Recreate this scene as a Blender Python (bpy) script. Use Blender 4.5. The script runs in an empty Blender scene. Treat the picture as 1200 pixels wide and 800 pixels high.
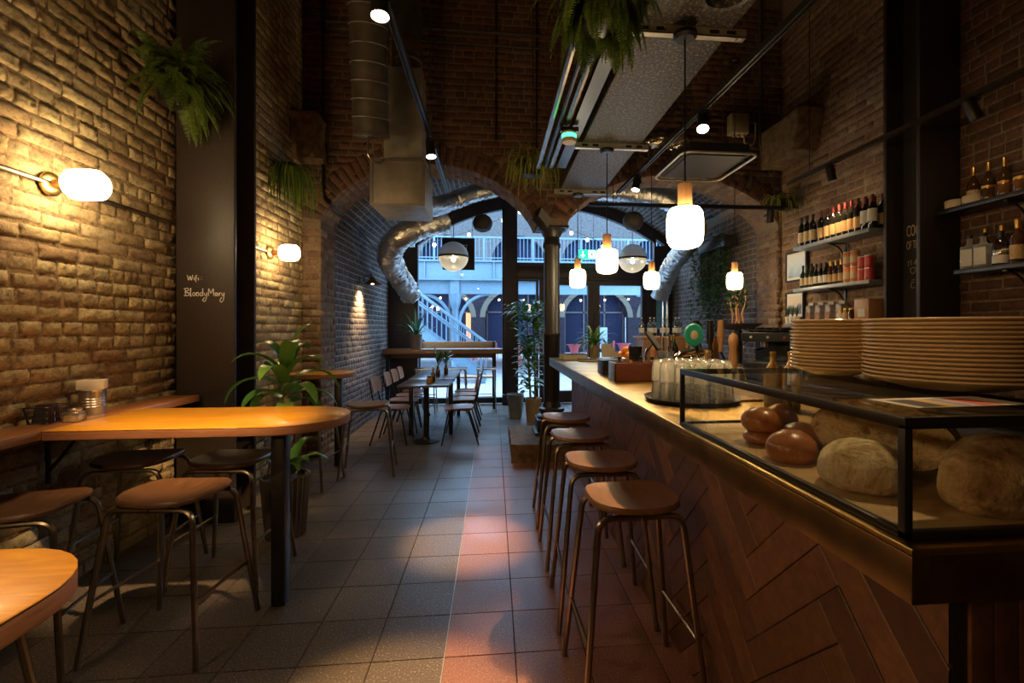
import bpy, bmesh, math, random
from mathutils import Vector, Matrix, Euler
random.seed(7)
PI = math.pi
SC = bpy.context.scene
COL = SC.collection
def R(d): return math.radians(d)

# ------------------------------------------------------------------ geometry
class MB:
    """collects shapes, links them as one mesh object"""
    def __init__(s):
        s.v = []; s.f = []; s.m = []; s.sm = []
    def add(s, vs, fs, mi=0, smooth=False, M=None):
        b = len(s.v)
        for p in vs:
            p = Vector(p)
            s.v.append(M @ p if M is not None else p)
        for f in fs:
            s.f.append([b + i for i in f]); s.m.append(mi); s.sm.append(smooth)
        return s
    def box(s, x0, x1, y0, y1, z0, z1, mi=0, b=0.0, M=None):
        if b <= 0:
            vs = [(x, y, z) for z in (z0, z1) for y in (y0, y1) for x in (x0, x1)]
            fs = [(0, 2, 3, 1), (4, 5, 7, 6), (0, 1, 5, 4), (2, 6, 7, 3), (0, 4, 6, 2), (1, 3, 7, 5)]
            return s.add(vs, fs, mi, False, M)
        bm = bmesh.new()
        bmesh.ops.create_cube(bm, size=1.0)
        for v in bm.verts:
            v.co = Vector(((x0 + x1) / 2 + v.co.x * (x1 - x0), (y0 + y1) / 2 + v.co.y * (y1 - y0), (z0 + z1) / 2 + v.co.z * (z1 - z0)))
        bmesh.ops.bevel(bm, geom=bm.edges[:], offset=b, segments=2, affect='EDGES', profile=0.5)
        s.frombm(bm, mi, True, M); bm.free()
        return s
    def frombm(s, bm, mi=0, smooth=False, M=None):
        bm.verts.index_update()
        s.add([v.co.copy() for v in bm.verts], [[v.index for v in f.verts] for f in bm.faces], mi, smooth, M)
        return s
    def tube(s, pts, r, seg=8, mi=0, caps=True, M=None, closed=False):
        pts = [Vector(p) for p in pts]
        n = len(pts)
        rs = r if isinstance(r, (list, tuple)) else [r] * n
        T = []
        for i in range(n):
            if closed:
                a, c = pts[(i - 1) % n], pts[(i + 1) % n]
            else:
                a, c = pts[max(0, i - 1)], pts[min(n - 1, i + 1)]
            d = c - a
            T.append(d.normalized() if d.length > 1e-9 else Vector((0, 0, 1)))
        N = T[0].orthogonal().normalized()
        vs = []; fs = []
        for i in range(n):
            N = (N - T[i] * N.dot(T[i]))
            N = N.normalized() if N.length > 1e-6 else T[i].orthogonal().normalized()
            B = T[i].cross(N)
            for k in range(seg):
                a = 2 * PI * k / seg
                vs.append(pts[i] + (N * math.cos(a) + B * math.sin(a)) * rs[i])
        m = n if closed else n - 1
        for i in range(m):
            j = (i + 1) % n
            for k in range(seg):
                k2 = (k + 1) % seg
                fs.append((i * seg + k, i * seg + k2, j * seg + k2, j * seg + k))
        if caps and not closed:
            fs.append(tuple(range(seg))[::-1]); fs.append(tuple((n - 1) * seg + k for k in range(seg)))
        return s.add(vs, fs, mi, True, M)
    def lathe(s, prof, seg=24, mi=0, M=None, smooth=True, rib=None):
        vs = []; fs = []
        n = len(prof)
        for (r, z) in prof:
            for k in range(seg):
                a = 2 * PI * k / seg
                rr = r * (1 + rib(a, z)) if rib else r
                vs.append((rr * math.cos(a), rr * math.sin(a), z))
        for i in range(n - 1):
            for k in range(seg):
                k2 = (k + 1) % seg
                fs.append((i * seg + k, i * seg + k2, (i + 1) * seg + k2, (i + 1) * seg + k))
        if prof[0][0] > 1e-5: fs.append(tuple(range(seg))[::-1])
        if prof[-1][0] > 1e-5: fs.append(tuple((n - 1) * seg + k for k in range(seg)))
        return s.add(vs, fs, mi, smooth, M)
    def prism(s, poly, z0, z1, mi=0, M=None, smooth=False):
        n = len(poly)
        vs = [(p[0], p[1], z0) for p in poly] + [(p[0], p[1], z1) for p in poly]
        fs = [tuple(range(n))[::-1], tuple(range(n, 2 * n))] + [(i, (i + 1) % n, n + (i + 1) % n, n + i) for i in range(n)]
        return s.add(vs, fs, mi, smooth, M)
    def ball(s, c, r, seg=16, ring=10, sc=(1, 1, 1), mi=0, M=None, nz=None):
        vs = []; fs = []
        for i in range(ring + 1):
            t = PI * i / ring
            for k in range(seg):
                a = 2 * PI * k / seg
                d = Vector((math.sin(t) * math.cos(a), math.sin(t) * math.sin(a), -math.cos(t)))
                q = r * (1 + (nz(d) if nz else 0))
                vs.append((c[0] + d.x * q * sc[0], c[1] + d.y * q * sc[1], c[2] + d.z * q * sc[2]))
        for i in range(ring):
            for k in range(seg):
                k2 = (k + 1) % seg
                fs.append((i * seg + k, i * seg + k2, (i + 1) * seg + k2, (i + 1) * seg + k))
        return s.add(vs, fs, mi, True, M)
    def build(s, name, mats, parent=None, loc=(0, 0, 0), rot=(0, 0, 0), weld=True, auto=True):
        me = bpy.data.meshes.new(name)
        me.from_pydata([tuple(p) for p in s.v], [], s.f)
        if not isinstance(mats, (list, tuple)): mats = [mats]
        for m in mats: me.materials.append(m)
        for i, p in enumerate(me.polygons):
            p.material_index = s.m[i]; p.use_smooth = s.sm[i]
        if weld or auto:
            bm = bmesh.new(); bm.from_mesh(me)
            if weld: bmesh.ops.remove_doubles(bm, verts=bm.verts, dist=1e-5)
            if auto:
                for e in bm.edges:
                    if len(e.link_faces) == 2 and e.calc_face_angle(0) > R(38): e.smooth = False
            bm.to_mesh(me); bm.free()
        me.update()
        o = bpy.data.objects.new(name, me); COL.objects.link(o)
        if parent is not None: o.parent = parent
        o.location = loc; o.rotation_euler = rot
        return o

def fillet(pts, r, n=5):
    """round the inner corners of a polyline"""
    pts = [Vector(p) for p in pts]
    out = [pts[0]]
    for i in range(1, len(pts) - 1):
        a, b, c = pts[i - 1], pts[i], pts[i + 1]
        d1, d2 = a - b, c - b
        k = min(r, d1.length * .49, d2.length * .49)
        p, q = b + d1.normalized() * k, b + d2.normalized() * k
        for t in range(n + 1):
            u = t / n
            out.append((p * (1 - u) + b * u) * (1 - u) + (b * (1 - u) + q * u) * u)
    out.append(pts[-1])
    return out
def rrect(x0, x1, y0, y1, r, n=6):
    """outline of a rounded rectangle; r one radius or four (x0y0, x1y0, x1y1, x0y1)"""
    if not isinstance(r, (list, tuple)): r = [r] * 4
    out = []
    for (cx, cy, a0, rr) in ((x0 + r[0], y0 + r[0], 180, r[0]), (x1 - r[1], y0 + r[1], 270, r[1]), (x1 - r[2], y1 - r[2], 0, r[2]), (x0 + r[3], y1 - r[3], 90, r[3])):
        for k in range(n + 1):
            a = R(a0 + 90 * k / n)
            out.append((cx + rr * math.cos(a), cy + rr * math.sin(a)))
    return out
def slab(mb, poly, z0, z1, b=.006, mi=0, M=None):
    """a board with softened edges from an outline"""
    n = len(poly)
    c = Vector((sum(p[0] for p in poly) / n, sum(p[1] for p in poly) / n))
    def ins(d):
        out = []
        for i in range(n):
            p0, p, p1 = Vector(poly[i - 1]), Vector(poly[i]), Vector(poly[(i + 1) % n])
            e = (p1 - p0)
            nn = Vector((e.y, -e.x)).normalized() if e.length > 1e-9 else Vector((0, 0))
            if nn.dot(p - c) < 0: nn = -nn
            out.append(p - nn * d)
        return out
    rings = [(ins(b), z0), (poly, z0 + b), (poly, z1 - b), (ins(b * .35), z1 - b * .3), (ins(b), z1)]
    vs = []; fs = []
    for (pl, z) in rings:
        vs += [(p[0], p[1], z) for p in pl]
    for j in range(len(rings) - 1):
        for i in range(n):
            i2 = (i + 1) % n
            fs.append((j * n + i, j * n + i2, (j + 1) * n + i2, (j + 1) * n + i))
    fs.append(tuple(range(n))[::-1]); fs.append(tuple((len(rings) - 1) * n + i for i in range(n)))
    mb.add(vs, fs, mi, True, M)
    return mb

# ------------------------------------------------------------------ objects
def tag(o, label=None, cat=None, group=None, kind=None):
    if label: o['label'] = label
    if cat: o['category'] = cat
    if group: o['group'] = group
    if kind: o['kind'] = kind
    return o
def thing(name, label, cat, loc=(0, 0, 0), rz=0, group=None):
    o = bpy.data.objects.new(name, None); COL.objects.link(o)
    o.empty_display_size = .1
    o.location = loc; o.rotation_euler = (0, 0, rz)
    return tag(o, label, cat, group)
def struct(o): o['kind'] = 'structure'; return o
def dup(o, loc=None, rz=None, label=None, group=None):
    def cp(a, par):
        c = a.copy(); COL.objects.link(c)
        if par is not None: c.parent = par
        for ch in list(a.children): cp(ch, c)
        return c
    c = cp(o, None)
    if loc is not None: c.location = loc
    if rz is not None: c.rotation_euler = (0, 0, rz)
    return tag(c, label, None, group)

# ------------------------------------------------------------------ materials
def newmat(name):
    m = bpy.data.materials.new(name); m.use_nodes = True
    nt = m.node_tree
    return m, nt, nt.nodes['Principled BSDF'], nt.nodes['Material Output']
def nd(nt, t, **k):
    n = nt.nodes.new(t)
    for a, b in k.items():
        if a in n.inputs: n.inputs[a].default_value = b
        else: setattr(n, a, b)
    return n
def ramp(nt, stops):
    r = nt.nodes.new('ShaderNodeValToRGB')
    e = r.color_ramp.elements
    while len(e) < len(stops): e.new(.5)
    for i, (p, c) in enumerate(stops):
        e[i].position = p; e[i].color = (c[0], c[1], c[2], 1)
    return r
def coords(nt, scale=(1, 1, 1), rot=(0, 0, 0)):
    tc = nt.nodes.new('ShaderNodeTexCoord'); mp = nt.nodes.new('ShaderNodeMapping')
    mp.inputs['Scale'].default_value = scale; mp.inputs['Rotation'].default_value = rot
    nt.links.new(tc.outputs['Object'], mp.inputs['Vector'])
    return mp
def bump(nt, bs, hsock, strength=.3, dist=.01):
    b = nd(nt, 'ShaderNodeBump', Strength=strength, Distance=dist)
    nt.links.new(hsock, b.inputs['Height']); nt.links.new(b.outputs['Normal'], bs.inputs['Normal'])
    return b
def plain(name, col, rough=.5, metal=0., var=.12, nscale=20., bmp=.0, spec=.5, coat=0.):
    m, nt, bs, out = newmat(name)
    mp = coords(nt)
    n = nd(nt, 'ShaderNodeTexNoise', Scale=nscale, Detail=4.)
    nt.links.new(mp.outputs[0], n.inputs['Vector'])
    lo = [max(0, c * (1 - var)) for c in col]; hi = [min(1, c * (1 + var)) for c in col]
    r = ramp(nt, [(.3, lo), (.7, hi)])
    nt.links.new(n.outputs['Fac'], r.inputs['Fac']); nt.links.new(r.outputs['Color'], bs.inputs['Base Color'])
    bs.inputs['Roughness'].default_value = rough; bs.inputs['Metallic'].default_value = metal
    bs.inputs['Specular IOR Level'].default_value = spec; bs.inputs['Coat Weight'].default_value = coat
    if bmp: bump(nt, bs, n.outputs['Fac'], bmp, .004)
    return m
def wood(name, dark, light, rough=.4, scale=(2, 18, 18), coat=0., rpi=.0, spec=.5):
    m, nt, bs, out = newmat(name)
    mp = coords(nt, scale)
    n0 = nd(nt, 'ShaderNodeTexNoise', Scale=1.2, Detail=3.)
    n = nd(nt, 'ShaderNodeTexNoise', Scale=2.2, Detail=6., Roughness=.62, Distortion=1.1)
    nt.links.new(mp.outputs[0], n.inputs['Vector']); nt.links.new(mp.outputs[0], n0.inputs['Vector'])
    mid = [(a + b) / 2 for a, b in zip(dark, light)]
    r = ramp(nt, [(.3, dark), (.5, mid), (.7, light)])
    nt.links.new(n.outputs['Fac'], r.inputs['Fac'])
    src = r.outputs['Color']
    if rpi:
        g = nt.nodes.new('ShaderNodeNewGeometry')
        mr = nd(nt, 'ShaderNodeMapRange'); mr.inputs['To Min'].default_value = 1 - rpi; mr.inputs['To Max'].default_value = 1 + rpi
        nt.links.new(g.outputs['Random Per Island'], mr.inputs['Value'])
        mx = nd(nt, 'ShaderNodeMix', data_type='RGBA', blend_type='MULTIPLY'); mx.inputs['Factor'].default_value = 1
        nt.links.new(src, mx.inputs['A']); nt.links.new(mr.outputs['Result'], mx.inputs['B']); src = mx.outputs['Result']
    nt.links.new(src, bs.inputs['Base Color'])
    bs.inputs['Roughness'].default_value = rough; bs.inputs['Coat Weight'].default_value = coat
    bs.inputs['Specular IOR Level'].default_value = spec
    bump(nt, bs, n.outputs['Fac'], .12, .003)
    return m
def brickmat(name, cols, blotch, rough=.85, bmp=.5, nsc=9., amt=.5):
    """per-brick colour by island, blotches and pitting"""
    m, nt, bs, out = newmat(name)
    g = nt.nodes.new('ShaderNodeNewGeometry')
    r = ramp(nt, [(i / max(1, len(cols) - 1), c) for i, c in enumerate(cols)])
    nt.links.new(g.outputs['Random Per Island'], r.inputs['Fac'])
    mp = coords(nt)
    n = nd(nt, 'ShaderNodeTexNoise', Scale=nsc, Detail=8., Roughness=.68)
    n2 = nd(nt, 'ShaderNodeTexNoise', Scale=38., Detail=8., Roughness=.78)
    for q in (n, n2): nt.links.new(mp.outputs[0], q.inputs['Vector'])
    r2 = ramp(nt, [(.42, (0, 0, 0)), (.62, (1, 1, 1))])
    nt.links.new(n.outputs['Fac'], r2.inputs['Fac'])
    mu = nd(nt, 'ShaderNodeMath', operation='MULTIPLY'); mu.inputs[1].default_value = amt
    nt.links.new(r2.outputs['Color'], mu.inputs[0])
    mx = nd(nt, 'ShaderNodeMix', data_type='RGBA')
    nt.links.new(mu.outputs[0], mx.inputs['Factor']); nt.links.new(r.outputs['Color'], mx.inputs['A'])
    mx.inputs['B'].default_value = (*blotch, 1)
    r3 = ramp(nt, [(.36, (.35, .33, .31)), (.48, (.95, .95, .95)), (.62, (1.2, 1.2, 1.15))])
    nt.links.new(n2.outputs['Fac'], r3.inputs['Fac'])
    m2 = nd(nt, 'ShaderNodeMix', data_type='RGBA', blend_type='MULTIPLY'); m2.inputs['Factor'].default_value = .8
    nt.links.new(mx.outputs['Result'], m2.inputs['A']); nt.links.new(r3.outputs['Color'], m2.inputs['B'])
    nt.links.new(m2.outputs['Result'], bs.inputs['Base Color'])
    bs.inputs['Roughness'].default_value = rough
    ad = nd(nt, 'ShaderNodeMath', operation='ADD')
    nt.links.new(n.outputs['Fac'], ad.inputs[0]); nt.links.new(n2.outputs['Fac'], ad.inputs[1])
    bump(nt, bs, ad.outputs[0], bmp, .012)
    return m
def glow(name, col, strength):
    m, nt, bs, out = newmat(name)
    bs.inputs['Base Color'].default_value = (*[min(1, c) for c in col], 1)
    bs.inputs['Emission Color'].default_value = (*col, 1); bs.inputs['Emission Strength'].default_value = strength
    bs.inputs['Roughness'].default_value = .3
    return m
def pane(name, tint=(1, 1, 1), refl=.08, rough=.0):
    """thin window glass: see-through with a reflection"""
    m, nt, bs, out = newmat(name)
    nt.nodes.remove(bs)
    t = nd(nt, 'ShaderNodeBsdfTransparent'); t.inputs['Color'].default_value = (*tint, 1)
    g = nd(nt, 'ShaderNodeBsdfGlossy'); g.inputs['Roughness'].default_value = rough
    lw = nd(nt, 'ShaderNodeLayerWeight', Blend=.35)
    mr = nd(nt, 'ShaderNodeMapRange'); mr.inputs['To Min'].default_value = refl * .5; mr.inputs['To Max'].default_value = min(1, refl * 5)
    nt.links.new(lw.outputs['Fresnel'], mr.inputs['Value'])
    mx = nd(nt, 'ShaderNodeMixShader')
    nt.links.new(mr.outputs['Result'], mx.inputs['Fac']); nt.links.new(t.outputs[0], mx.inputs[1]); nt.links.new(g.outputs[0], mx.inputs[2])
    nt.links.new(mx.outputs[0], out.inputs['Surface'])
    return m
def leafmat(name, dark, light, rough=.4):
    m, nt, bs, out = newmat(name)
    g = nt.nodes.new('ShaderNodeNewGeometry')
    r = ramp(nt, [(0, dark), (1, light)])
    nt.links.new(g.outputs['Random Per Island'], r.inputs['Fac']); nt.links.new(r.outputs['Color'], bs.inputs['Base Color'])
    bs.inputs['Roughness'].default_value = rough
    tr = nd(nt, 'ShaderNodeBsdfTranslucent'); nt.links.new(r.outputs['Color'], tr.inputs['Color'])
    mx = nd(nt, 'ShaderNodeMixShader', Fac=.38)
    nt.links.new(bs.outputs[0], mx.inputs[1]); nt.links.new(tr.outputs[0], mx.inputs[2]); nt.links.new(mx.outputs[0], out.inputs['Surface'])
    return m

def frosted(name):
    m, nt, bs, out = newmat(name)
    bs.inputs['Base Color'].default_value = (.85, .84, .82, 1); bs.inputs['Roughness'].default_value = .4
    tr = nd(nt, 'ShaderNodeBsdfTranslucent'); tr.inputs['Color'].default_value = (.9, .9, .88, 1)
    mx = nd(nt, 'ShaderNodeMixShader', Fac=.6)
    nt.links.new(bs.outputs[0], mx.inputs[1]); nt.links.new(tr.outputs[0], mx.inputs[2]); nt.links.new(mx.outputs[0], out.inputs['Surface'])
    return m
def cloudy(name, f):
    """glass with a milky share"""
    m = pane(name, (.93, .94, .92), .16, .06)
    nt = m.node_tree; out = nt.nodes['Material Output']
    src = out.inputs['Surface'].links[0].from_socket
    d = nd(nt, 'ShaderNodeBsdfDiffuse'); d.inputs['Color'].default_value = (.8, .8, .78, 1)
    tr = nd(nt, 'ShaderNodeBsdfTranslucent'); tr.inputs['Color'].default_value = (.85, .85, .82, 1)
    a = nd(nt, 'ShaderNodeMixShader', Fac=.5); b = nd(nt, 'ShaderNodeMixShader')
    lw = nd(nt, 'ShaderNodeLayerWeight', Blend=.5); mr = nd(nt, 'ShaderNodeMapRange'); mr.inputs['To Min'].default_value = f * .45; mr.inputs['To Max'].default_value = min(1, f * 2)
    nt.links.new(lw.outputs['Facing'], mr.inputs['Value']); nt.links.new(mr.outputs['Result'], b.inputs['Fac'])
    nt.links.new(d.outputs[0], a.inputs[1]); nt.links.new(tr.outputs[0], a.inputs[2])
    nt.links.new(src, b.inputs[1]); nt.links.new(a.outputs[0], b.inputs[2]); nt.links.new(b.outputs[0], out.inputs['Surface'])
    return m
def breadmat(name, dark, mid, pale, sc=13.):
    m, nt, bs, out = newmat(name)
    mp = coords(nt)
    n = nd(nt, 'ShaderNodeTexNoise', Scale=sc, Detail=7., Roughness=.66, Distortion=.6); n2 = nd(nt, 'ShaderNodeTexNoise', Scale=sc * 6, Detail=4.)
    for q in (n, n2): nt.links.new(mp.outputs[0], q.inputs['Vector'])
    r = ramp(nt, [(.34, dark), (.48, mid), (.66, pale)])
    nt.links.new(n.outputs['Fac'], r.inputs['Fac']); nt.links.new(r.outputs['Color'], bs.inputs['Base Color'])
    bs.inputs['Roughness'].default_value = .9
    ad = nd(nt, 'ShaderNodeMath', operation='MULTIPLY_ADD'); ad.inputs[1].default_value = .4
    nt.links.new(n2.outputs['Fac'], ad.inputs[0]); nt.links.new(n.outputs['Fac'], ad.inputs[2])
    bump(nt, bs, ad.outputs[0], 1., .012)
    return m
def pressed(name):
    """ribbed pressed glass: clear face on, grey at the edges, bright streaks"""
    m, nt, bs, out = newmat(name)
    nt.nodes.remove(bs)
    t = nd(nt, 'ShaderNodeBsdfTransparent'); t.inputs['Color'].default_value = (.93, .94, .92, 1)
    g = nd(nt, 'ShaderNodeBsdfGlossy', Roughness=.12); g.inputs['Color'].default_value = (.95, .95, .93, 1)
    d = nd(nt, 'ShaderNodeBsdfTranslucent'); d.inputs['Color'].default_value = (.85, .86, .84, 1)
    k = nd(nt, 'ShaderNodeBsdfDiffuse'); k.inputs['Color'].default_value = (.10, .10, .09, 1)
    lw = nd(nt, 'ShaderNodeLayerWeight', Blend=.5)
    r = ramp(nt, [(.45, (0, 0, 0)), (.95, (1, 1, 1))]); nt.links.new(lw.outputs['Facing'], r.inputs['Fac'])
    a = nd(nt, 'ShaderNodeMixShader', Fac=.45); b = nd(nt, 'ShaderNodeMixShader', Fac=.55); c = nd(nt, 'ShaderNodeMixShader')
    nt.links.new(g.outputs[0], a.inputs[1]); nt.links.new(d.outputs[0], a.inputs[2])
    nt.links.new(a.outputs[0], b.inputs[1]); nt.links.new(t.outputs[0], b.inputs[2])
    nt.links.new(r.outputs['Color'], c.inputs['Fac']); nt.links.new(b.outputs[0], c.inputs[1]); nt.links.new(k.outputs[0], c.inputs[2])
    nt.links.new(c.outputs[0], out.inputs['Surface'])
    return m
M = {}
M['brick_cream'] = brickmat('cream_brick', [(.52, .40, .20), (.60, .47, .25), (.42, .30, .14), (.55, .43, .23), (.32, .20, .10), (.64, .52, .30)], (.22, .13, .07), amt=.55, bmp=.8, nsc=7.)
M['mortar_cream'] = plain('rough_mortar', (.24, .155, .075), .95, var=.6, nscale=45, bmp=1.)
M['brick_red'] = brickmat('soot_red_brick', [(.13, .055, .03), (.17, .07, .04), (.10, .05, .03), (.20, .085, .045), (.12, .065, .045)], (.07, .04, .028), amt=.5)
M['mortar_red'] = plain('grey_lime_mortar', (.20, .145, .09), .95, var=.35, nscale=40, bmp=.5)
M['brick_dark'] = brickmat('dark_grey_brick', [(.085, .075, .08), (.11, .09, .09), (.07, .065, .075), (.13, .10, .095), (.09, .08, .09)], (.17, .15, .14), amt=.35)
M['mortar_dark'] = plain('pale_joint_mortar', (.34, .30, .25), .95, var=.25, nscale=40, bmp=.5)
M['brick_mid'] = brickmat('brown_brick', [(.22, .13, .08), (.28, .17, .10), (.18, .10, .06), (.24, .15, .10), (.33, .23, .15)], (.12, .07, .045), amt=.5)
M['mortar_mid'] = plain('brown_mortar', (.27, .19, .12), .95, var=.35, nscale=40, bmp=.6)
M['stone'] = plain('rough_stone', (.20, .13, .075), .9, var=.45, nscale=14, bmp=.9)
M['black_paint'] = plain('brown_black_paint', (.036, .025, .019), .5, var=.2, nscale=60, bmp=.12)
M['iron_paint'] = plain('cast_iron_black', (.016, .013, .012), .38, var=.3, nscale=70, bmp=.5)
M['black_board'] = plain('matt_black_board', (.02, .017, .015), .7)
M['black_metal'] = plain('black_metal', (.015, .013, .012), .35, metal=.0, var=.2)
M['dark_frame'] = plain('dark_window_paint', (.03, .022, .024), .4, var=.2)
M['gunmetal'] = plain('bent_steel_tube', (.30, .25, .20), .28, metal=1., var=.15)
M['chrome'] = plain('chrome', (.75, .73, .70), .1, metal=1., var=.05)
M['steel'] = plain('brushed_steel', (.55, .53, .50), .3, metal=1., var=.1)
M['foil'] = plain('silver_foil_duct', (.78, .76, .74), .34, metal=1., var=.25, nscale=45, bmp=1.)
M['duct_dark'] = plain('dark_spiral_duct', (.085, .07, .055), .55, metal=.25, var=.25, nscale=9, bmp=.1)
M['galv'] = plain('grey_galvanised', (.30, .27, .22), .5, metal=.4, var=.2, nscale=8, bmp=.1)
M['zinc'] = plain('zinc_strip', (.60, .55, .45), .4, metal=.6)
M['copper'] = plain('copper_fitting', (.62, .33, .17), .3, metal=1.)
M['brass'] = plain('worn_brass', (.55, .37, .13), .33, metal=1., var=.35, nscale=7, bmp=.06)
M['brass_dark'] = plain('aged_brass_fascia', (.27, .17, .085), .36, metal=1., var=.3, nscale=9, bmp=.05)
M['table_wood'] = wood('orange_varnished_ply', (.48, .19, .012), (.72, .33, .022), .32, (2, 14, 14), coat=.25)
M['table_edge'] = wood('ply_edge', (.16, .06, .03), (.28, .12, .055), .5, (3, 3, 60))
M['ledge_wood'] = wood('red_brown_counter', (.26, .09, .035), (.40, .16, .06), .3, (14, 2, 14), coat=.3)
M['seat_wood'] = wood('walnut_ply_seat', (.17, .075, .032), (.30, .14, .06), .36, (14, 3, 14), coat=.15)
M['seat_dark'] = wood('dark_walnut_seat', (.085, .04, .02), (.16, .075, .035), .4, (14, 3, 14))
M['chair_wood'] = wood('chair_ply', (.30, .12, .045), (.48, .22, .09), .33, (3, 14, 3), coat=.2)
M['dining_wood'] = wood('dark_dining_top', (.06, .04, .035), (.12, .08, .065), .3, (14, 2, 14), coat=.2)
M['plank'] = wood('herringbone_oak', (.085, .036, .018), (.17, .075, .036), .45, (9, 9, 9), rpi=.4)
M['oak'] = wood('pendant_wood', (.42, .20, .075), (.60, .31, .13), .45, (30, 30, 4))
M['red_box'] = wood('red_brown_box', (.15, .04, .02), (.22, .065, .03), .4, (4, 14, 14))
M['window_wood'] = wood('window_counter_wood', (.20, .09, .04), (.34, .17, .08), .35, (2, 14, 14), coat=.2)
M['globe'] = glow('lit_opal_glass', (1., .76, .42), 9.)
M['wall_globe'] = glow('lit_wall_globe', (1., .73, .38), 19.)
M['spot_face'] = glow('lit_spot_lens', (1., .80, .52), 14.)
M['bulb'] = glow('festoon_bulb', (1., .82, .5), 9.)
M['window_glass'] = pane('window_glass', (.96, .98, 1.), .07)
M['case_glass'] = pane('case_glass', (.93, .95, .92), .05)
M['tumbler'] = pressed('pressed_glass')
M['clear_bottle'] = pane('clear_bottle_glass', (.75, .74, .70), .16, .03)
M['smoke_glass'] = cloudy('smoked_globe', .62)
M['opal_half'] = frosted('frosted_white_dome')
M['plate'] = plain('cream_plate', (.80, .60, .36), .18, var=.06, coat=.4)
M['fern'] = leafmat('fern_green', (.07, .12, .02), (.20, .27, .045), .5)
M['leaf'] = leafmat('leaf_green', (.04, .13, .025), (.16, .30, .045), .3)
M['leaf_dark'] = leafmat('dark_leaf', (.04, .10, .05), (.11, .22, .10), .25)
M['leaf_yellow'] = leafmat('yellow_green_strand', (.17, .19, .03), (.38, .36, .07), .5)
M['stem'] = plain('plant_stem', (.14, .12, .05), .6)
M['soil'] = plain('potting_soil', (.04, .025, .015), .95)
M['pot_grey'] = plain('grey_pot', (.22, .20, .19), .6)
M['pot_fluted'] = plain('dark_fluted_pot', (.10, .08, .065), .6)
M['pot_tan'] = plain('tan_pot', (.36, .25, .13), .6)
M['white'] = plain('off_white', (.78, .72, .62), .5, var=.06)
M['cream'] = plain('cream_plastic', (.52, .44, .28), .5, var=.06)
M['paper'] = plain('menu_paper', (.72, .62, .45), .8, var=.05)
M['black_plastic'] = plain('black_plastic', (.012, .011, .011), .35)
M['wine_glass'] = plain('dark_wine_bottle', (.012, .012, .010), .08, var=.2, coat=.5)
M['green_glass'] = plain('green_bottle', (.03, .05, .015), .1, var=.2, coat=.5)
M['brown_glass'] = plain('brown_bottle', (.07, .03, .012), .1, var=.2, coat=.5)
M['label_cream'] = plain('cream_label', (.62, .48, .30), .7, var=.15, nscale=90)
M['label_white'] = plain('white_label', (.70, .66, .58), .7, var=.12, nscale=90)
M['label_tan'] = plain('tan_label', (.50, .33, .16), .7, var=.3, nscale=110)
M['foil_red'] = plain('red_capsule', (.16, .02, .02), .4)
M['foil_black'] = plain('black_capsule', (.015, .012, .015), .4)
M['gold'] = plain('gold_lid', (.75, .45, .10), .3, metal=1.)
M['tin_red'] = plain('red_tin', (.55, .05, .035), .35, var=.15)
M['tin_orange'] = plain('orange_tin', (.60, .22, .08), .4, var=.5, nscale=30)
M['bag'] = plain('patterned_coffee_bag', (.42, .36, .36), .6, var=.45, nscale=28)
M['bag_top'] = plain('coffee_bag_band', (.40, .18, .08), .6, var=.3)
M['bun'] = plain('glazed_bun', (.40, .145, .05), .32, var=.2, nscale=11, bmp=.1, coat=.25)
M['crust'] = breadmat('floured_crust', (.20, .095, .04), (.50, .32, .16), (.70, .56, .36))
M['crumb'] = breadmat('open_bread_crumb', (.22, .12, .05), (.62, .43, .22), (.70, .52, .30), 32.)
M['flour'] = breadmat('floury_loaf', (.36, .22, .10), (.66, .52, .32), (.80, .68, .48))
M['orange'] = plain('orange_peel', (.80, .27, .02), .4, bmp=.2, nscale=90)
M['green_badge'] = plain('green_badge', (.03, .32, .22), .35)
M['chalk'] = plain('white_chalk_pen', (.80, .78, .72), .8)
M['sign_paint'] = plain('tan_sign_paint', (.55, .42, .24), .7)
M['window_blue'] = plain('window_daylight_blue', (.12, .36, .58), .6)
M['vinyl_foil'] = plain('crumpled_foil', (.65, .58, .45), .25, metal=.9, var=.4, nscale=25, bmp=1.)
EXPOSURE = 1.5
SKY = 3.9
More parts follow.
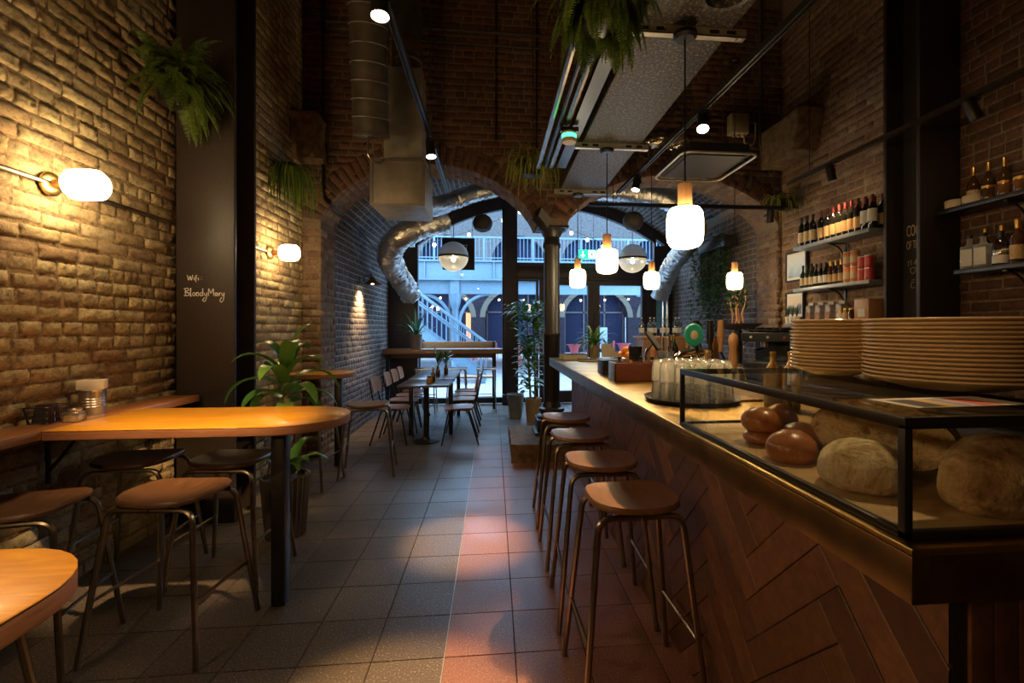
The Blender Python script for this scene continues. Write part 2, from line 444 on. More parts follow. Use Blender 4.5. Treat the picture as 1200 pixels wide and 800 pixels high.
# ------------------------------------------------------------------ room shell
def hnoise(a, b, c=0.):
    x = math.sin(a * 127.1 + b * 311.7 + c * 74.7) * 43758.5453
    return x - math.floor(x)
def brick_surface(mb, mapf, U, V, course=.078, length=.225, gap=.012, depth=.012, keep=None, res=(3, 2), rough=.004, mi=0, seed=1, head=.35, wob=.004, jit=.0):
    """courses of single bricks proud of a surface; mapf(u, v, w) gives the point w in front of it"""
    rnd = random.Random(seed)
    nv = int(round(V[1] - V[0]) / course) if False else int((V[1] - V[0]) / course)
    for j in range(nv):
        v0 = V[0] + j * course; v1 = v0 + course - gap
        u = U[0] - (length / 2 if j % 2 else 0) - rnd.random() * .05
        header_row = rnd.random() < head
        while u < U[1]:
            L = length * (.5 if header_row else 1) * (.92 + .16 * rnd.random())
            a, b = max(u, U[0]), min(u + L - gap, U[1])
            u += L
            if b - a < .03: continue
            if keep and not keep((a + b) / 2, (v0 + v1) / 2): continue
            d = depth * (.3 + 1.3 * rnd.random())
            dv = (rnd.random() - .5) * wob
            nx, ny = res
            e = min(.007, gap * .6)
            vs = []; fs = []
            # rim at the joint, then the face grid
            us = [a + e + (b - a - 2 * e) * i / nx for i in range(nx + 1)]
            vv = [v0 + e + (v1 - v0 - 2 * e) * i / ny for i in range(ny + 1)]
            for y, q in enumerate(vv):
                for x, p in enumerate(us):
                    edge = x in (0, nx) or y in (0, ny)
                    w = d + (rnd.random() - .5) * rough * 2 - (rough if edge else 0)
                    vs.append(mapf(p + (rnd.random() - .5) * rough, q + dv + (rnd.random() - .5) * rough, max(.001, w)))
            for y in range(ny):
                for x in range(nx):
                    i = y * (nx + 1) + x
                    fs.append((i, i + 1, i + nx + 2, i + nx + 1))
            loop = [x for x in range(nx + 1)] + [y * (nx + 1) + nx for y in range(1, ny + 1)] + [ny * (nx + 1) + x for x in range(nx - 1, -1, -1)] + [y * (nx + 1) for y in range(ny - 1, 0, -1)]
            per = [(us[i % (nx + 1)], vv[i // (nx + 1)]) for i in loop]
            base = len(vs)
            cu, cv = (a + b) / 2, (v0 + v1) / 2
            for (p, q) in per:
                vs.append(mapf(p + (e if p > cu else -e) + (rnd.random() - .5) * jit, q + dv + (e if q > cv else -e) + (rnd.random() - .5) * jit, -.002))
            n = len(loop)
            for i in range(n):
                k = (i + 1) % n
                fs.append((base + i, base + k, loop[k], loop[i]))
            mb.add(vs, fs, mi, True)
    return mb
def wall(name, solid, mapf, U, V, mats, **k):
    """solid = function that adds the masonry core"""
    mb = MB()
    solid(mb)
    brick_surface(mb, mapf, U, V, **k)
    o = mb.build(name, mats, weld=False, auto=False)
    return struct(o)

# side walls, three stretches each
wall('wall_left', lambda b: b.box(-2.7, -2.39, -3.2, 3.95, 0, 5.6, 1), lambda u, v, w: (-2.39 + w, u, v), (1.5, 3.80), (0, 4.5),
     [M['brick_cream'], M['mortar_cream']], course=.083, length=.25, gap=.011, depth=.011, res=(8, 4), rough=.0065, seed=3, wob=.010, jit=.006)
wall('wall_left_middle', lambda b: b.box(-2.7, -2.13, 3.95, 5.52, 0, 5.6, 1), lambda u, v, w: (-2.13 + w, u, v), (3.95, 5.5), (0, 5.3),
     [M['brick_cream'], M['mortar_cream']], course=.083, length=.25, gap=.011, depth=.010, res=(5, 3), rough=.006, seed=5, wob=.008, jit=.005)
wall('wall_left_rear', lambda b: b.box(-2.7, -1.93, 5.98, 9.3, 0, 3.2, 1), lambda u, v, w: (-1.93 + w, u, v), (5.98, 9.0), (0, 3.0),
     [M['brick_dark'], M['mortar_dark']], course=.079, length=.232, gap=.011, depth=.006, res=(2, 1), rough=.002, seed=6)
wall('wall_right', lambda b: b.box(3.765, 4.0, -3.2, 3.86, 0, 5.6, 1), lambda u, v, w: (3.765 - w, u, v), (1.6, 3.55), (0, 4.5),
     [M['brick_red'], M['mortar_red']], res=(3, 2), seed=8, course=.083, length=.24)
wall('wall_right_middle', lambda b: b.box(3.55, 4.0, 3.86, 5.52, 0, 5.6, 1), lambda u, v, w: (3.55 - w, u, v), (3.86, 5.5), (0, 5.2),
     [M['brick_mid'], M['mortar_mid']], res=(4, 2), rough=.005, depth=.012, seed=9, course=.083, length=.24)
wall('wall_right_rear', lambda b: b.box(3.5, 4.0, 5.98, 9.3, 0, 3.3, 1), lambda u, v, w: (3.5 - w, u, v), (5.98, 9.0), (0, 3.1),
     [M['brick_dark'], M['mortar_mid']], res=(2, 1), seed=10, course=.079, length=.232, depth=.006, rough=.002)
b = MB(); b.box(-2.7, 4, -3.4, -3.2, 0, 5.6); struct(b.build('wall_back', M['brick_red']))
b = MB(); b.box(-2.7, 4, -3.4, 6.0, 5.6, 5.8); struct(b.build('ceiling', plain('soot_black_ceiling', (.03, .02, .015), .9)))

# cross wall with two arches on the iron column
CY0, CY1 = 5.5, 6.0
AL = (-1.93, .50, 2.66, 3.33); AR = (.88, 3.50, 2.70, 3.29)
def arch_z(a, x):
    u = (2 * x - a[0] - a[1]) / (a[1] - a[0])
    return a[2] + (a[3] - a[2]) * max(0, 1 - abs(u) ** 2.1) ** .72
def zlow(x):
    if x < AL[0] or x > AR[1]: return 0
    if x <= AL[1]: return arch_z(AL, x)
    if x < AR[0]: return 2.66
    return arch_z(AR, x)
def arc_pts(a, n=40):
    return [Vector((a[0] + (a[1] - a[0]) * (.5 - .5 * math.cos(PI * i / n)), 0, 0)) for i in range(n + 1)]
b = MB()
xs = [-2.13, AL[0]] + [p.x for p in arc_pts(AL)][1:] + [p.x for p in arc_pts(AR)] + [3.55]
prof = []
for i, x in enumerate(xs):
    if x == AL[0] or x == AR[1]:
        prof += ([(x, 0), (x, AL[2])] if x == AL[0] else [(x, AR[2]), (x, 0)])
    else: prof.append((x, zlow(x)))
n = len(prof)
vs = [(x, CY0, z) for x, z in prof] + [(x, CY1, z) for x, z in prof] + [(x, CY0, 5.6) for x, z in prof] + [(x, CY1, 5.6) for x, z in prof]
fs = []
for i in range(n - 1):
    fs.append((i, n + i, n + i + 1, i + 1))
    if prof[i + 1][0] - prof[i][0] > 1e-6:
        fs.append((i, i + 1, 2 * n + i + 1, 2 * n + i)); fs.append((n + i + 1, n + i, 3 * n + i, 3 * n + i + 1))
b.add(vs, fs, 1)
def ring_len(a):
    pts = [Vector((p.x, 0, arch_z(a, p.x))) for p in arc_pts(a, 60)]
    d = [0]
    for i in range(60): d.append(d[-1] + (pts[i + 1] - pts[i]).length)
    return pts, d
def ring_at(rl, s):
    pts, d = rl
    s = min(max(s, 0), d[-1] - 1e-6)
    for i in range(60):
        if d[i + 1] >= s:
            t = (s - d[i]) / (d[i + 1] - d[i])
            p = pts[i].lerp(pts[i + 1], t); tg = (pts[i + 1] - pts[i]).normalized()
            return p, Vector((-tg.z, 0, tg.x))
RW = .235
def near_arch(x, z):
    if z < zlow(x) + .05 or (z < 2.66 and (x < -1.7 or x > 3.3)): return False
    for a in (AL, AR):
        for dx in (-.2, -.12, 0, .12, .2):
            xx = x + dx
            if a[0] - .02 < xx < a[1] + .02 and (z - arch_z(a, min(max(xx, a[0]), a[1]))) ** 2 + dx * dx < (RW * .9) ** 2: return False
    return True
brick_surface(b, lambda u, v, w: (u, CY0 - w, v), (-2.13, 3.55), (0, 5.4), keep=near_arch, res=(3, 2), seed=12, course=.079, length=.232, rough=.003, depth=.010)
for a, sd in ((AL, 13), (AR, 14)):
    rl = ring_len(a)
    def fmap(u, v, w, rl=rl):
        p, nn = ring_at(rl, v); q = p + nn * u; return (q.x, CY0 - .008 - w, q.z)
    def smap(u, v, w, rl=rl):
        p, nn = ring_at(rl, v); q = p - nn * w; return (q.x, CY0 + u, q.z)
    brick_surface(b, fmap, (0, RW), (0, rl[1][-1]), course=.082, length=RW + .01, head=0, res=(3, 1), seed=sd, mi=0, wob=0)
    brick_surface(b, smap, (0, CY1 - CY0), (0, rl[1][-1]), course=.082, length=.23, res=(2, 1), seed=sd + 5, mi=2, depth=.008, rough=.002)
# pale pier faces
brick_surface(b, lambda u, v, w: (u, CY0 - w - .006, v), (-2.13, -1.93), (0, 2.62), res=(3, 2), seed=22, course=.083, mi=2, length=.21)
brick_surface(b, lambda u, v, w: (-1.93 + w, u, v), (5.5, 5.98), (0, 2.64), res=(3, 2), seed=23, course=.083, mi=2, length=.235)
brick_surface(b, lambda u, v, w: (3.50 - w, u, v), (5.5, 5.98), (0, 2.68), res=(3, 2), seed=24, course=.083, mi=2, length=.235)
brick_surface(b, lambda u, v, w: (u, CY0 - w - .006, v), (3.47, 3.55), (0, 2.68), res=(3, 2), seed=25, course=.083, mi=2, length=.21)
cross = struct(b.build('wall_cross', [M['brick_red'], M['mortar_red'], M['brick_mid']], weld=False, auto=False))

# rear vault
VX, VR, VZ = .95, 4.2, -.2
a0 = math.acos((-1.93 - VX) / VR); a1 = math.acos((3.5 - VX) / VR)
b = MB()
nn_ = 48
ps = [(VX + VR * math.cos(a0 + (a1 - a0) * i / nn_), VZ + VR * math.sin(a0 + (a1 - a0) * i / nn_)) for i in range(nn_ + 1)]
vs = [(x, y, z) for y in (5.99, 9.3) for x, z in ps] + [(x, y, z + .25) for y in (5.99, 9.3) for x, z in ps]
m_ = nn_ + 1
fs = []
for i in range(nn_): fs += [(i, m_ + i, m_ + i + 1, i + 1), (2 * m_ + i, 2 * m_ + i + 1, 3 * m_ + i + 1, 3 * m_ + i)]
b.add(vs, fs, 1)
def vmap(u, v, w):
    an = a0 + v / VR * (-1 if a1 < a0 else 1); r = VR - w
    return (VX + r * math.cos(an), u, VZ + r * math.sin(an))
brick_surface(b, vmap, (6.0, 9.0), (0, abs(a1 - a0) * VR), res=(2, 1), seed=31, course=.079, length=.232, depth=.006, rough=.002)
struct(b.build('ceiling_vault', [M['brick_dark'], M['mortar_dark']], weld=False, auto=False))

# stone springers where the arch meets the side walls
for nm, x0, x1, z0, z1, ya, yb, lab in (('corbel_stone', -2.125, -1.86, 3.28, 3.72, 5.12, 5.46, 'rough stone springer block high beside the black column near the dark spiral duct'),
                                ('corbel_stone', 3.24, 3.54, 3.38, 3.80, 4.72, 5.45, 'pale stone springer block high above the wine shelves')):
    bm = bmesh.new(); bmesh.ops.create_cube(bm, size=1)
    for v in bm.verts:
        top = v.co.z > 0
        v.co = Vector(((x0 + x1) / 2 + v.co.x * (x1 - x0), (ya + yb) / 2 + v.co.y * (yb - ya) + (.12 if (not top and v.co.y < 0) else 0), (z0 + z1) / 2 + v.co.z * (z1 - z0)))
    bmesh.ops.subdivide_edges(bm, edges=bm.edges[:], cuts=3, use_grid_fill=True)
    for v in bm.verts:
        v.co += Vector((hnoise(v.co.x, v.co.z, v.co.y) - .5, hnoise(v.co.y, v.co.x, 3) - .5, hnoise(v.co.z, v.co.y, 9) - .5)) * .03
    c = MB().frombm(bm, 0, True); bm.free()
    tag(c.build(nm, M['stone']), lab, 'stone block')

# ------------------------------------------------------------------ floor
def tilemat(name, base, spk, rough=.42):
    m, nt, bs, out = newmat(name)
    g = nt.nodes.new('ShaderNodeNewGeometry')
    mp = coords(nt)
    vor = nd(nt, 'ShaderNodeTexNoise', Scale=120., Detail=2., Roughness=.6)
    n = nd(nt, 'ShaderNodeTexNoise', Scale=2.5, Detail=4.)
    for q in (vor, n): nt.links.new(mp.outputs[0], q.inputs['Vector'])
    r = ramp(nt, [(.36, [c * .6 for c in base]), (.47, base), (.60, base), (.68, spk)])
    nt.links.new(vor.outputs['Fac'], r.inputs['Fac'])
    mr = nd(nt, 'ShaderNodeMapRange'); mr.inputs['To Min'].default_value = .86; mr.inputs['To Max'].default_value = 1.12
    nt.links.new(g.outputs['Random Per Island'], mr.inputs['Value'])
    mx = nd(nt, 'ShaderNodeMix', data_type='RGBA', blend_type='MULTIPLY'); mx.inputs['Factor'].default_value = 1
    nt.links.new(r.outputs['Color'], mx.inputs['A']); nt.links.new(mr.outputs['Result'], mx.inputs['B'])
    nt.links.new(mx.outputs['Result'], bs.inputs['Base Color'])
    rr = ramp(nt, [(.3, (rough * .8,) * 3), (.7, (rough * 1.25,) * 3)])
    nt.links.new(n.outputs['Fac'], rr.inputs['Fac']); nt.links.new(rr.outputs['Color'], bs.inputs['Roughness'])
    bump(nt, bs, vor.outputs['Fac'], .06, .001)
    return m
M['tile_grey'] = tilemat('grey_terrazzo_tile', (.13, .098, .074), (.44, .36, .26), .36)
M['tile_pink'] = tilemat('pink_terrazzo_tile', (.31, .14, .095), (.50, .30, .21), .36)
M['grout'] = plain('dark_grout', (.035, .025, .02), .9)
TS = .3125; TX0 = -.215; TY0 = 2.103 - TS * 5
b = MB()
b.box(-2.7, 4.0, -3.4, 9.3, -.12, -.004, 2)
for i in range(-7, 13):
    for j in range(0, 28):
        x = TX0 + i * TS; y = TY0 + j * TS
        x1, y1 = x + TS, y + TS
        pink = x > -.3 and y < 5.6
        g = .0022
        za = (hnoise(i, j) - .5) * .0008
        vs = [(x + g, y + g, -.004), (x1 - g, y + g, -.004), (x1 - g, y1 - g, -.004), (x + g, y1 - g, -.004),
              (x + g + .001, y + g + .001, za), (x1 - g - .001, y + g + .001, za), (x1 - g - .001, y1 - g - .001, za), (x + g + .001, y1 - g - .001, za)]
        b.add(vs, [(4, 5, 6, 7), (0, 1, 5, 4), (1, 2, 6, 5), (2, 3, 7, 6), (3, 0, 4, 7)], 1 if pink else 0)
b.box(-2.7, 4.0, -3.4, TY0, -.004, 0, 0)
b.box(-.2168, -.2132, TY0, 5.853, -.004, .0012, 3)
struct(b.build('floor', [M['tile_grey'], M['tile_pink'], M['grout'], M['zinc']], weld=False, auto=False))

# ------------------------------------------------------------------ shop front at the far end
WY = 9.0
def warch(x, r=4.05): return VZ + math.sqrt(max(.01, r * r - (x - VX) ** 2))
def arch_bar(mb, x0, x1, r0, r1, y0, y1, n=24, mi=0):
    vs = []; fs = []
    for i in range(n + 1):
        x = x0 + (x1 - x0) * i / n
        z0 = warch(x, r0); z1 = warch(x, r1)
        vs += [(x, y0, z0), (x, y1, z0), (x, y1, z1), (x, y0, z1)]
    for i in range(n):
        a = i * 4; c = a + 4
        fs += [(a, a + 1, c + 1, c), (a + 3, c + 3, c + 2, a + 2), (a, c, c + 3, a + 3), (a + 1, a + 2, c + 2, c + 1)]
    fs += [(0, 3, 2, 1), (n * 4, n * 4 + 1, n * 4 + 2, n * 4 + 3)]
    mb.add(vs, fs, mi)
fm = M['dark_frame']
b = MB()
b.box(-1.95, -1.45, WY - .05, WY + .12, 0, 2.95); b.box(3.17, 3.52, WY - .05, WY + .12, 0, 3.05)
arch_bar(b, -1.95, 3.52, 4.06, 4.32, WY - .04, WY + .1)
struct(b.build('wall_front', fm))
def window(name, x0, x1, z0, z1, fw=.05, arched=False, bars=(), mull=(), dep=(.05, .06)):
    b = MB()
    y0, y1 = WY - dep[0], WY + dep[1]
    if arched:
        b.box(x0, x0 + fw, y0, y1, z0, warch(x0 + fw / 2) - .02); b.box(x1 - fw, x1, y0, y1, z0, warch(x1 - fw / 2) - .02)
        arch_bar(b, x0, x1, 3.97, 4.06, y0, y1)
    else:
        b.box(x0, x0 + fw, y0, y1, z0, z1); b.box(x1 - fw, x1, y0, y1, z0, z1); b.box(x0 + fw, x1 - fw, y0, y1, z1 - fw, z1)
    b.box(x0 + fw, x1 - fw, y0, y1, z0, z0 + fw * 2)
    o = struct(b.build(name, fm))
    g = MB()
    if arched:
        n = 20; vs = []; fs = []
        for i in range(n + 1):
            x = x0 + fw + (x1 - x0 - 2 * fw) * i / n
            vs += [(x, WY, z0 + fw * 2), (x, WY, warch(x, 3.98))]
        fs = [(2 * i, 2 * i + 2, 2 * i + 3, 2 * i + 1) for i in range(n)]
        g.add(vs, fs)
    else:
        g.add([(x0 + fw, WY, z0 + fw * 2), (x1 - fw, WY, z0 + fw * 2), (x1 - fw, WY, z1 - fw), (x0 + fw, WY, z1 - fw)], [(0, 1, 2, 3)])
    g.build('glass_pane', M['window_glass'], o)
    return o
window('window_1', -1.45, .22, .03, 0, .05, True)
window('window_2', .42, 3.17, 2.62, 0, .035, True)
b = MB()
b.box(.21, .43, WY - .14, WY + .12, 0, 3.80); b.box(.17, .47, WY - .18, WY + .14, 0, .2, b=.01)
struct(b.build('trim_1', fm))
b = MB(); b.box(.43, 3.17, WY - .07, WY + .1, 2.40, 2.62, b=.01); b.box(.43, 3.17, WY - .1, WY + .1, 2.36, 2.41, b=.008)
struct(b.build('trim_2', fm))
def door(name, x0, x1, fw):
    o = window(name, x0, x1, .02, 2.38, fw)
    h = MB(); h.tube([(x0 + fw * .6, WY - .1, .95), (x0 + fw * .6, WY - .1, 1.35)], .012, 8); h.tube([(x0 + fw * .6, WY - .1, .98), (x0 + fw * .6, WY - .04, .98)], .008, 6); h.tube([(x0 + fw * .6, WY - .1, 1.32), (x0 + fw * .6, WY - .04, 1.32)], .008, 6)
    h.build('door_handle', M['steel'], o)
window('window_3', .43, .86, .03, 2.38, .045)
door('door_1', .88, 1.93, .11)
door('door_2', 1.94, 3.0, .11)
b = MB(); b.box(3.0, 3.17, WY - .06, WY + .1, 0, 2.38); struct(b.build('trim_3', fm))
# ------------------------------------------------------------------ black steel columns
def h_column(name, lab, x0, x1, y0, y1, web_side):
    t = thing(name, lab, 'column', ((x0 + x1) / 2, (y0 + y1) / 2, 0))
    w, d = (x1 - x0) / 2, (y1 - y0) / 2
    b = MB(); b.box(-w, w, -d, -d + .035, 0, 5.6, b=.006); b.build('front_flange', M['black_paint'], t)
    b = MB(); b.box(-w, w, d - .035, d, 0, 5.6, b=.006); b.build('rear_flange', M['black_paint'], t)
    b = MB(); b.box(-.02, .02, -d + .035, d - .035, 0, 5.6); b.build('web', M['black_board'], t)
    return t
colL = h_column('steel_column', 'black steel column with chalk pen writing between the pale brick walls', -2.32, -1.915, 3.70, 4.03, 1)
colR = h_column('steel_column', 'black steel column with a tan drinks board in its recess between bottle shelves', 3.40, 3.76, 3.46, 3.82, -1)

# chalk pen writing, drawn with strokes
def strokes(parent, name, lines, org, ux, uz, s, r, mat):
    mb = MB()
    for st in lines:
        pts = [Vector(org) + Vector(ux) * (p[0] * s) + Vector(uz) * (p[1] * s) for p in st]
        # smooth the stroke
        q = []
        for i in range(len(pts) - 1):
            p0 = pts[max(0, i - 1)]; p1 = pts[i]; p2 = pts[i + 1]; p3 = pts[min(len(pts) - 1, i + 2)]
            for k in range(4):
                tt = k / 4
                q.append(.5 * ((2 * p1) + (p2 - p0) * tt + (2 * p0 - 5 * p1 + 4 * p2 - p3) * tt * tt + (3 * p1 - p0 - 3 * p2 + p3) * tt ** 3))
        q.append(pts[-1])
        mb.tube(q, r, 5)
    return mb.build(name, mat, parent, auto=False)
wifi = [[(0, 1), (.25, 0), (.5, .8), (.72, 0), (1.0, 1.05)], [(1.22, .55), (1.25, 0)], [(1.25, .8), (1.26, .84)],
        [(1.75, .95), (1.62, 1.0), (1.55, .7), (1.55, -.35)], [(1.4, .45), (1.8, .5)], [(2.0, .5), (2.02, 0)], [(2.0, .78), (2.01, .82)],
        [(2.4, .55), (2.41, .6)], [(2.4, .15), (2.41, .2)], [(2.65, .6), (2.66, .65)], [(2.65, .2), (2.66, .25)]]
bloody = [[(.1, 1.1), (.12, 0)], [(-.1, 1.0), (.4, 1.15), (.55, .85), (.12, .6), (.6, .4), (.5, .05), (-.1, .02)],
          [(.85, 1.15), (.82, 0), (.95, .02)],
          [(1.35, .5), (1.15, .45), (1.12, .1), (1.3, 0), (1.45, .25), (1.35, .5)], [(1.85, .5), (1.65, .45), (1.62, .1), (1.8, 0), (1.95, .25), (1.85, .5)],
          [(2.45, .45), (2.2, .45), (2.12, .1), (2.3, 0), (2.48, .3), (2.5, 1.15), (2.52, 0)],
          [(2.72, .5), (2.78, .1), (3.0, .1), (3.08, .5), (3.0, -.4), (2.75, -.8), (2.5, -.6), (2.8, -.2)],
          [(3.3, 0), (3.35, 1.1), (3.65, .4), (3.95, 1.1), (4.05, 0)],
          [(4.5, .45), (4.3, .45), (4.25, .1), (4.4, 0), (4.55, .4), (4.58, 0)], [(4.78, .5), (4.8, 0), (4.85, .4), (5.0, .5)],
          [(5.15, .5), (5.22, .1), (5.4, .12), (5.48, .5), (5.4, -.5), (5.1, -.9), (4.9, -.6), (5.2, -.15)]]
strokes(colL, 'wifi_writing', wifi, (.255 - .378, -.167, 1.800), (1, 0, 0), (0, 0, 1), .038, .0030, M['chalk'])
strokes(colL, 'password_writing', bloody, (.24 - .382, -.167, 1.685), (1, 0, 0), (0, 0, 1), .050, .0032, M['chalk'])
# drinks board in the recess of the other column
def text(parent, name, body, loc, rot, size, mat, ext=.001):
    c = bpy.data.curves.new(name, 'FONT'); c.body = body; c.size = size; c.extrude = ext
    o = bpy.data.objects.new(name, c); COL.objects.link(o); c.materials.append(mat)
    o.parent = parent; o.location = loc; o.rotation_euler = rot
    return o
bx = -.0215
text(colR, 'sign_lettering', 'COC', (bx, .112, 2.235), (R(90), 0, R(-90)), .135, M['sign_paint']).scale = (.42, 1, 1)
text(colR, 'sign_lettering', 'OF TH', (bx, .112, 2.125), (R(90), 0, R(-90)), .10, M['sign_paint']).scale = (.40, 1, 1)
strokes(colR, 'chalk_scrawl', [[(0, 1), (.5, 1.2)], [(.25, 1.1), (.2, 0)], [(.7, 1.1), (1.2, 1.3)], [(.95, 1.2), (.9, .1)], [(1.5, .6), (1.8, .7)], [(2.1, .2), (2.2, 1.3), (2.5, .6), (2.8, 1.4), (2.9, .4)],
        [(.6, -.6), (2.2, -.5)], [(.7, -.7), (.9, -1.5), (1.4, -1.9), (2.0, -1.5), (2.2, -.6)], [(1.1, -3.4), (2, -3.4)], [(1.0, -4), (1, -5.2), (2, -5.2)], [(1.0, -4), (1.8, -3.95)]],
        (bx, .10, 1.98), (0, -1, 0), (0, 0, 1), .036, .002, M['sign_paint'])

# ------------------------------------------------------------------ left: counter, tables, stools
b = MB(); slab(b, [(-2.372, .2), (-2.135, .2), (-2.135, 3.66), (-2.372, 3.66)], .915, .96, .004, 0)
ledge = thing('wall_counter', 'long red-brown wooden counter fixed along the pale brick wall', 'counter', (0, 0, 0))
b.build('counter_top', M['ledge_wood'], ledge)
for y in (.7, 1.7, 2.75, 3.5):
    c = MB(); c.tube(fillet([(-2.36, y, .62), (-2.36, y, .905), (-2.16, y, .905)], .02), .012, 6); c.tube([(-2.36, y, .68), (-2.19, y, .90)], .009, 6)
    c.build('bracket', M['black_metal'], ledge)

def peninsula(name, lab, outline, legs, z=.96, zt=.048, edge=True):
    t = thing(name, lab, 'table', (0, 0, 0))
    b = MB(); slab(b, outline, z - .005, z, .003, 0); top = b.build('tabletop', M['table_wood'], t)
    e = MB(); slab(e, outline, z - zt, z - .0055, .004, 0); e.build('table_edge', M['table_edge'], t)
    for (x, y) in legs:
        l = MB(); l.box(x - .035, x + .035, y - .035, y + .035, 0, z - zt - .001, b=.006); l.build('leg', M['black_metal'], t)
    return t
peninsula('bar_table', 'long orange wooden bar table with a rounded end and one black leg', [(-2.132, 2.45)] + [(-1.05 + .28 * math.sin(R(a)) ** 1 if False else -1.13 + .31 * math.sin(R(a)), 2.765 - .315 * math.cos(R(a))) for a in range(0, 181, 9)] + [(-2.132, 3.08)], [(-1.115, 2.60)])
peninsula('bar_table', 'nearest orange table corner cut off by the picture edge', rrect(-2.132, -.815, .40, 1.155, [.01, .22, .22, .01], 8), [(-1.12, .8)])
peninsula('bar_table', 'short orange bar table behind the big potted plant', [(-2.106, 4.86)] + [(-1.72 + .27 * math.sin(R(a)), 5.14 - .28 * math.cos(R(a))) for a in range(0, 181, 12)] + [(-2.106, 5.42)], [(-1.62, 5.14)], z=.985)

def stool(label, group, h, wood_, metal, w=.36, d=.33, splay=.055):
    t = thing('bar_stool', label, 'stool', (0, 0, 0), 0, group)
    # shaped seat, a soft square with a dip
    n = 28; rings = 6
    vs = []; fs = []
    def outline(a):
        c, s_ = math.cos(a), math.sin(a)
        k = (abs(c) ** 3.2 + abs(s_) ** 3.2) ** (-1 / 3.2)
        return c * k * w / 2, s_ * k * d / 2 * (1 + .06 * c)
    for (sc, zz) in ((.90, h - .030), (1, h - .022), (1.0, h - .010), (.965, h - .001), (.8, h - .005), (.5, h - .012), (.2, h - .015)):
        for i in range(n):
            x, y = outline(2 * PI * i / n)
            vs.append((x * sc, y * sc, zz + .012 * (x / (w / 2)) ** 2 * sc ** 2 - .006))
    for j in range(6):
        for i in range(n):
            i2 = (i + 1) % n
            fs.append((j * n + i, j * n + i2, (j + 1) * n + i2, (j + 1) * n + i))
    fs.append(tuple(range(n))[::-1]); fs.append(tuple(6 * n + i for i in range(n)))
    MB().add(vs, fs, 0, True).build('seat', wood_, t)
    zt = h - .050
    for sy in (-1, 1):
        for sx in (-1, 1):
            x1, y1 = sx * (w / 2 - .015), sy * (d / 2 - .035)
            xb, yb = sx * (w / 2 + splay), sy * (d / 2 + .035)
            pts = fillet([(sx * .002, y1, zt), (x1, y1, zt), (xb, yb, .004)], .055, 6)
            MB().tube(pts, .0125, 8).build('leg', metal, t)
    def legp(sx, sy, z):
        f = (zt - z) / zt
        return Vector((sx * ((w / 2 - .015) + f * (splay + .015)), sy * ((d / 2 - .035) + f * .07), z))
    for sx in (-1, 1):
        MB().tube([legp(sx, -1, .27), legp(sx, 1, .27)], .008, 6).build('stretcher', metal, t)
    MB().tube([(0, -(d / 2 - .035), zt + .004), (0, d / 2 - .035, zt + .004)], .010, 6).build('seat_rail', metal, t)
    return t
gb = 'wooden stools along the bar'
s0 = stool('wooden bar stool at the bar, the one nearest the bread case', gb, .78, M['seat_wood'], M['gunmetal'])
s0.location = (.555, 1.875, 0); s0.rotation_euler = (0, 0, R(2))
dup(s0, (.552, 2.40, 0), R(-2), 'wooden bar stool at the bar, second along from the bread case')
dup(s0, (.55, 2.985, 0), R(1), 'wooden bar stool at the bar, third along from the bread case')
dup(s0, (.555, 3.58, 0), R(-1), 'wooden bar stool at the bar, the one closest to the iron column')
gl = 'dark stools around the long orange table'
s1 = stool('dark wooden stool in front of the long orange table, nearest its black leg', gl, .70, M['seat_dark'], M['gunmetal'], .40, .36)
s1.location = (-1.48, 2.36, 0); s1.rotation_euler = (0, 0, R(-6))
dup(s1, (-2.02, 2.24, 0), R(10), 'dark wooden stool in front of the long orange table, next to the brick wall')
dup(s1, (-2.07, 2.98, 0), R(4), 'dark wooden stool behind the long orange table, next to the brick wall')
dup(s1, (-1.52, 2.93, 0), R(-4), 'dark wooden stool behind the long orange table, by the black column')
s2 = dup(s1, (-1.24, 4.86, 0), R(8), 'grey-topped stool at the end of the short orange table', 'stools at the short orange table')
dup(s1, (-1.72, 4.55, 0), R(-8), 'stool tucked behind the fluted pot at the short orange table', 'stools at the short orange table')
dup(s1, (-1.78, .55, 0), R(0), 'dark stool frame behind the nearest orange table corner', 'stools at the nearest orange table').location = (-1.72, 1.50, 0)

# ------------------------------------------------------------------ dining tables and school chairs
def dining_top(mb, w, d, z): slab(mb, rrect(-w / 2, w / 2, -d / 2, d / 2, .012, 3), z - .028, z, .004)
t = thing('dining_table', 'small square dark dining table on a round pedestal foot, nearest of the row', 'table', (-.85, 6.12, 0), 0, 'dining tables by the dark brick wall')
b = MB(); dining_top(b, .62, .58, .75); b.build('tabletop', M['dining_wood'], t)
b = MB(); b.lathe([(.036, .03), (.036, .70)], 16); b.build('pedestal', M['black_metal'], t)
b = MB(); b.lathe([(.165, 0), (.165, .012), (.15, .02), (.06, .032), (.04, .06)], 28); b.build('base_plate', M['black_metal'], t)
b = MB(); b.box(-.22, .22, -.025, .025, .70, .722); b.box(-.025, .025, -.2, .2, .70, .722); b.build('top_bracket', M['black_metal'], t)
t = thing('dining_table', 'long dark dining table on four legs, behind the small square table', 'table', (-.84, 7.22, 0), 0, 'dining tables by the dark brick wall')
b = MB(); dining_top(b, .62, 1.50, .755); b.build('tabletop', M['dining_wood'], t)
b = MB(); b.box(-.27, .27, -.70, .70, .68, .726); b.build('apron', M['dining_wood'], t)
for sx in (-1, 1):
    for sy in (-1, 1):
        b = MB(); b.box(sx * .265 - .028, sx * .265 + .028, sy * .70 - .028, sy * .70 + .028, 0, .70, b=.004); b.build('leg', M['black_metal'], t)

